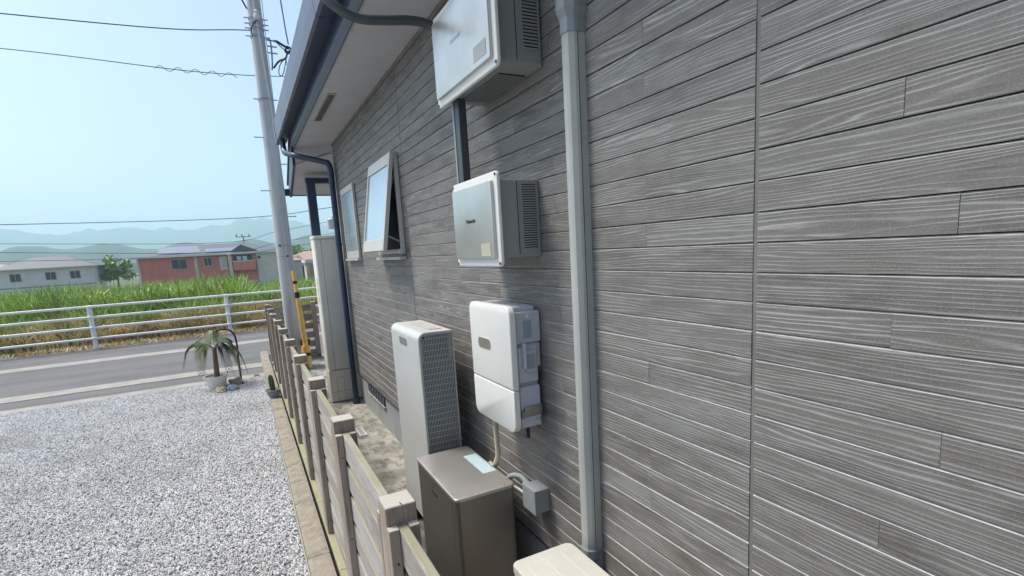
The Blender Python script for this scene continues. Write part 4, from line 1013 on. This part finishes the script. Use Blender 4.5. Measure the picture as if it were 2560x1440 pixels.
for nm, x, y_, wx, wy, h, wc, rc, lb in (('far_house', -28, 105, 12, 8, 5.0, 'white_wall', 'grey_roof', 'white two-storey house farther left beyond the reeds'),
                                   ('far_house', -44, 125, 13, 9, 5.2, 'cream_wall', 'brown_roof', 'cream house with brown roof at the far left horizon'),
                                   ('far_house', 22, 150, 12, 9, 5.2, 'white_wall', 'grey_roof', 'white house behind the porch gap')):
    t = thing(nm, (x, y_, -2), lb, 'house')
    build('wall', box(x - wx / 2, x + wx / 2, y_, y_ + wy, -2, -2 + h), wc, t); build('roof', hip(bmesh.new(), x - wx / 2, x + wx / 2, y_, y_ + wy, -2 + h, 1.8), rc, t)
    for q in (-.3, .05, .3):
        wn = build('window', box(x + wx * q - .7, x + wx * q + .7, y_ - .06, y_ - .001, -2 + h - 1.9, -2 + h - .6), 'alu', t)
        for dx in (-.32, .32): build('pane', box(x + wx * q + dx - .28, x + wx * q + dx + .28, y_ - .09, y_ - .062, -2 + h - 1.8, -2 + h - .7), 'dark_win', wn)
    build('gutter', box(x - wx / 2 - .7, x + wx / 2 + .7, y_ - .78, y_ - .62, -2 + h - .06, -2 + h + .06), 'white_wall', t)
    build('downspout', box(x + wx / 2 - .3, x + wx / 2 - .2, y_ - .12, y_ - .01, -2, -2 + h), 'white_wall', t)
    build('lower_band', box(x - wx / 2 - .02, x + wx / 2 + .02, y_ - .03, y_ - .001, -2 + h - 2.9, -2 + h - 2.7), 'grey_wall', t)

# far trees: uneven crowns of many leaf-sized faces
def tree(x, y, h, r, label, mats=('g3', 'g1')):
    t = thing('far_tree', (x, y, -2), label, 'tree', 'trees in the far field')
    build('trunk', T([(x, y, -2.1), (x + .1, y, -2 + h * .5)], .18, 6, .08), 'trunk', t)
    vv, ff, mi = [], [], []
    cl = [(x + rnd.uniform(-r, r) * .7, y + rnd.uniform(-r, r) * .7, -2 + h * rnd.uniform(.45, .95), r * rnd.uniform(.3, .55)) for _ in range(12)]
    for cx, cy, cz, cr in cl:
        for _ in range(110):
            d = Vector((rnd.gauss(0, 1), rnd.gauss(0, 1), rnd.gauss(0, .8))).normalized() * cr * rnd.uniform(.5, 1.05); p = Vector((cx, cy, cz)) + d
            a = Vector((rnd.uniform(-1, 1), rnd.uniform(-1, 1), rnd.uniform(-1, 1))).normalized() * .28; b = a.cross(Vector((rnd.uniform(-1, 1), rnd.uniform(-1, 1), 1))).normalized() * .22
            k = len(vv); vv.extend([p - a, p + b, p + a, p - b]); ff.append((k, k + 1, k + 2, k + 3)); mi.append(rnd.randint(0, 1))
    me = bpy.data.meshes.new('crown'); me.from_pydata(vv, [], ff); [me.materials.append(M[q]) for q in mats]; me.polygons.foreach_set('material_index', mi)
    o = bpy.data.objects.new('crown', me); COL.objects.link(o); o.parent = t; me.transform(Matrix.Translation(-wl(t)))
tree(2.9, 93, 5.2, 1.2, 'slim dark tree beside the end wall of the red house')
tree(11.5, 135, 7.6, 2.6, 'rounded dark tree right of the pole above the salmon roof')
tree(17, 140, 7.0, 2.4, 'bushy tree farther right behind the tank cabinet')
tree(-20, 110, 6.0, 2.2, 'round tree between the red house and the white one')
tree(-36, 130, 7.0, 2.8, 'broad tree at the far left')

# ------------------------------------------------------------------ hills and mountains
def ridge(name, y0, depth, hf, x0, x1, n, mat, rough):
    bm = bmesh.new(); rows_ = []
    for j in range(9):
        v_ = j / 8; row = []
        for i in range(n + 1):
            x = x0 + (x1 - x0) * i / n
            k = math.sin(min(1, v_ * 1.6) * math.pi / 2) if v_ <= .63 else 1 - (v_ - .63) * 1.2
            h = hf(x) * k + rough * k * (mnoise.noise(Vector((x * .012, v_ * 5, y0 * .01))) + .5 * mnoise.noise(Vector((x * .05, v_ * 9, y0 * .01))))
            row.append(bm.verts.new((x, y0 + depth * v_, -3 + max(0, h + 3))))
        rows_.append(row)
    for a, b in zip(rows_, rows_[1:]):
        for i in range(n): bm.faces.new((a[i], a[i + 1], b[i + 1], b[i]))
    return tag(build(name, bm, mat, smooth=True), kind='structure')
ridge('wooded_hill', 1050, 250, lambda x: 47 + 5 * math.sin(x / 55.0) - 9 * math.exp(-((x - 72) / 30.0) ** 2) + 5 * math.sin(x / 19.), -1300, 900, 420, 'hill', 7)
ridge('near_wood', 420, 90, lambda x: 7 + 3.5 * math.sin(x / 13.) + 3 * math.sin(x / 31. + 1), -500, 400, 360, 'hill', 4)
ridge('mountain', 2700, 700, lambda x: 206 + 16 * math.sin(x / 190. + .9) + 16 * math.sin(x / 95. + .2) - 22 * math.exp(-((x - 205) / 70.) ** 2), -3000, 2600, 420, 'mount', 22)

# ------------------------------------------------------------------ haze
k = bpy.data.materials.new('haze'); k.use_nodes = True; tt = k.node_tree; tt.nodes.clear()
o_ = tt.nodes.new('ShaderNodeOutputMaterial'); pv_ = tt.nodes.new('ShaderNodeVolumePrincipled')
pv_.inputs['Color'].default_value = (.66, .90, 1.0, 1); pv_.inputs['Density'].default_value = .00050; pv_.inputs['Anisotropy'].default_value = 0.2
tt.links.new(pv_.outputs[0], o_.inputs['Volume'])
M['haze'] = k
hz = build('haze', box(-3390, 3390, -58, 3460, -4.2, 262), 'haze'); hz['kind'] = 'stuff'
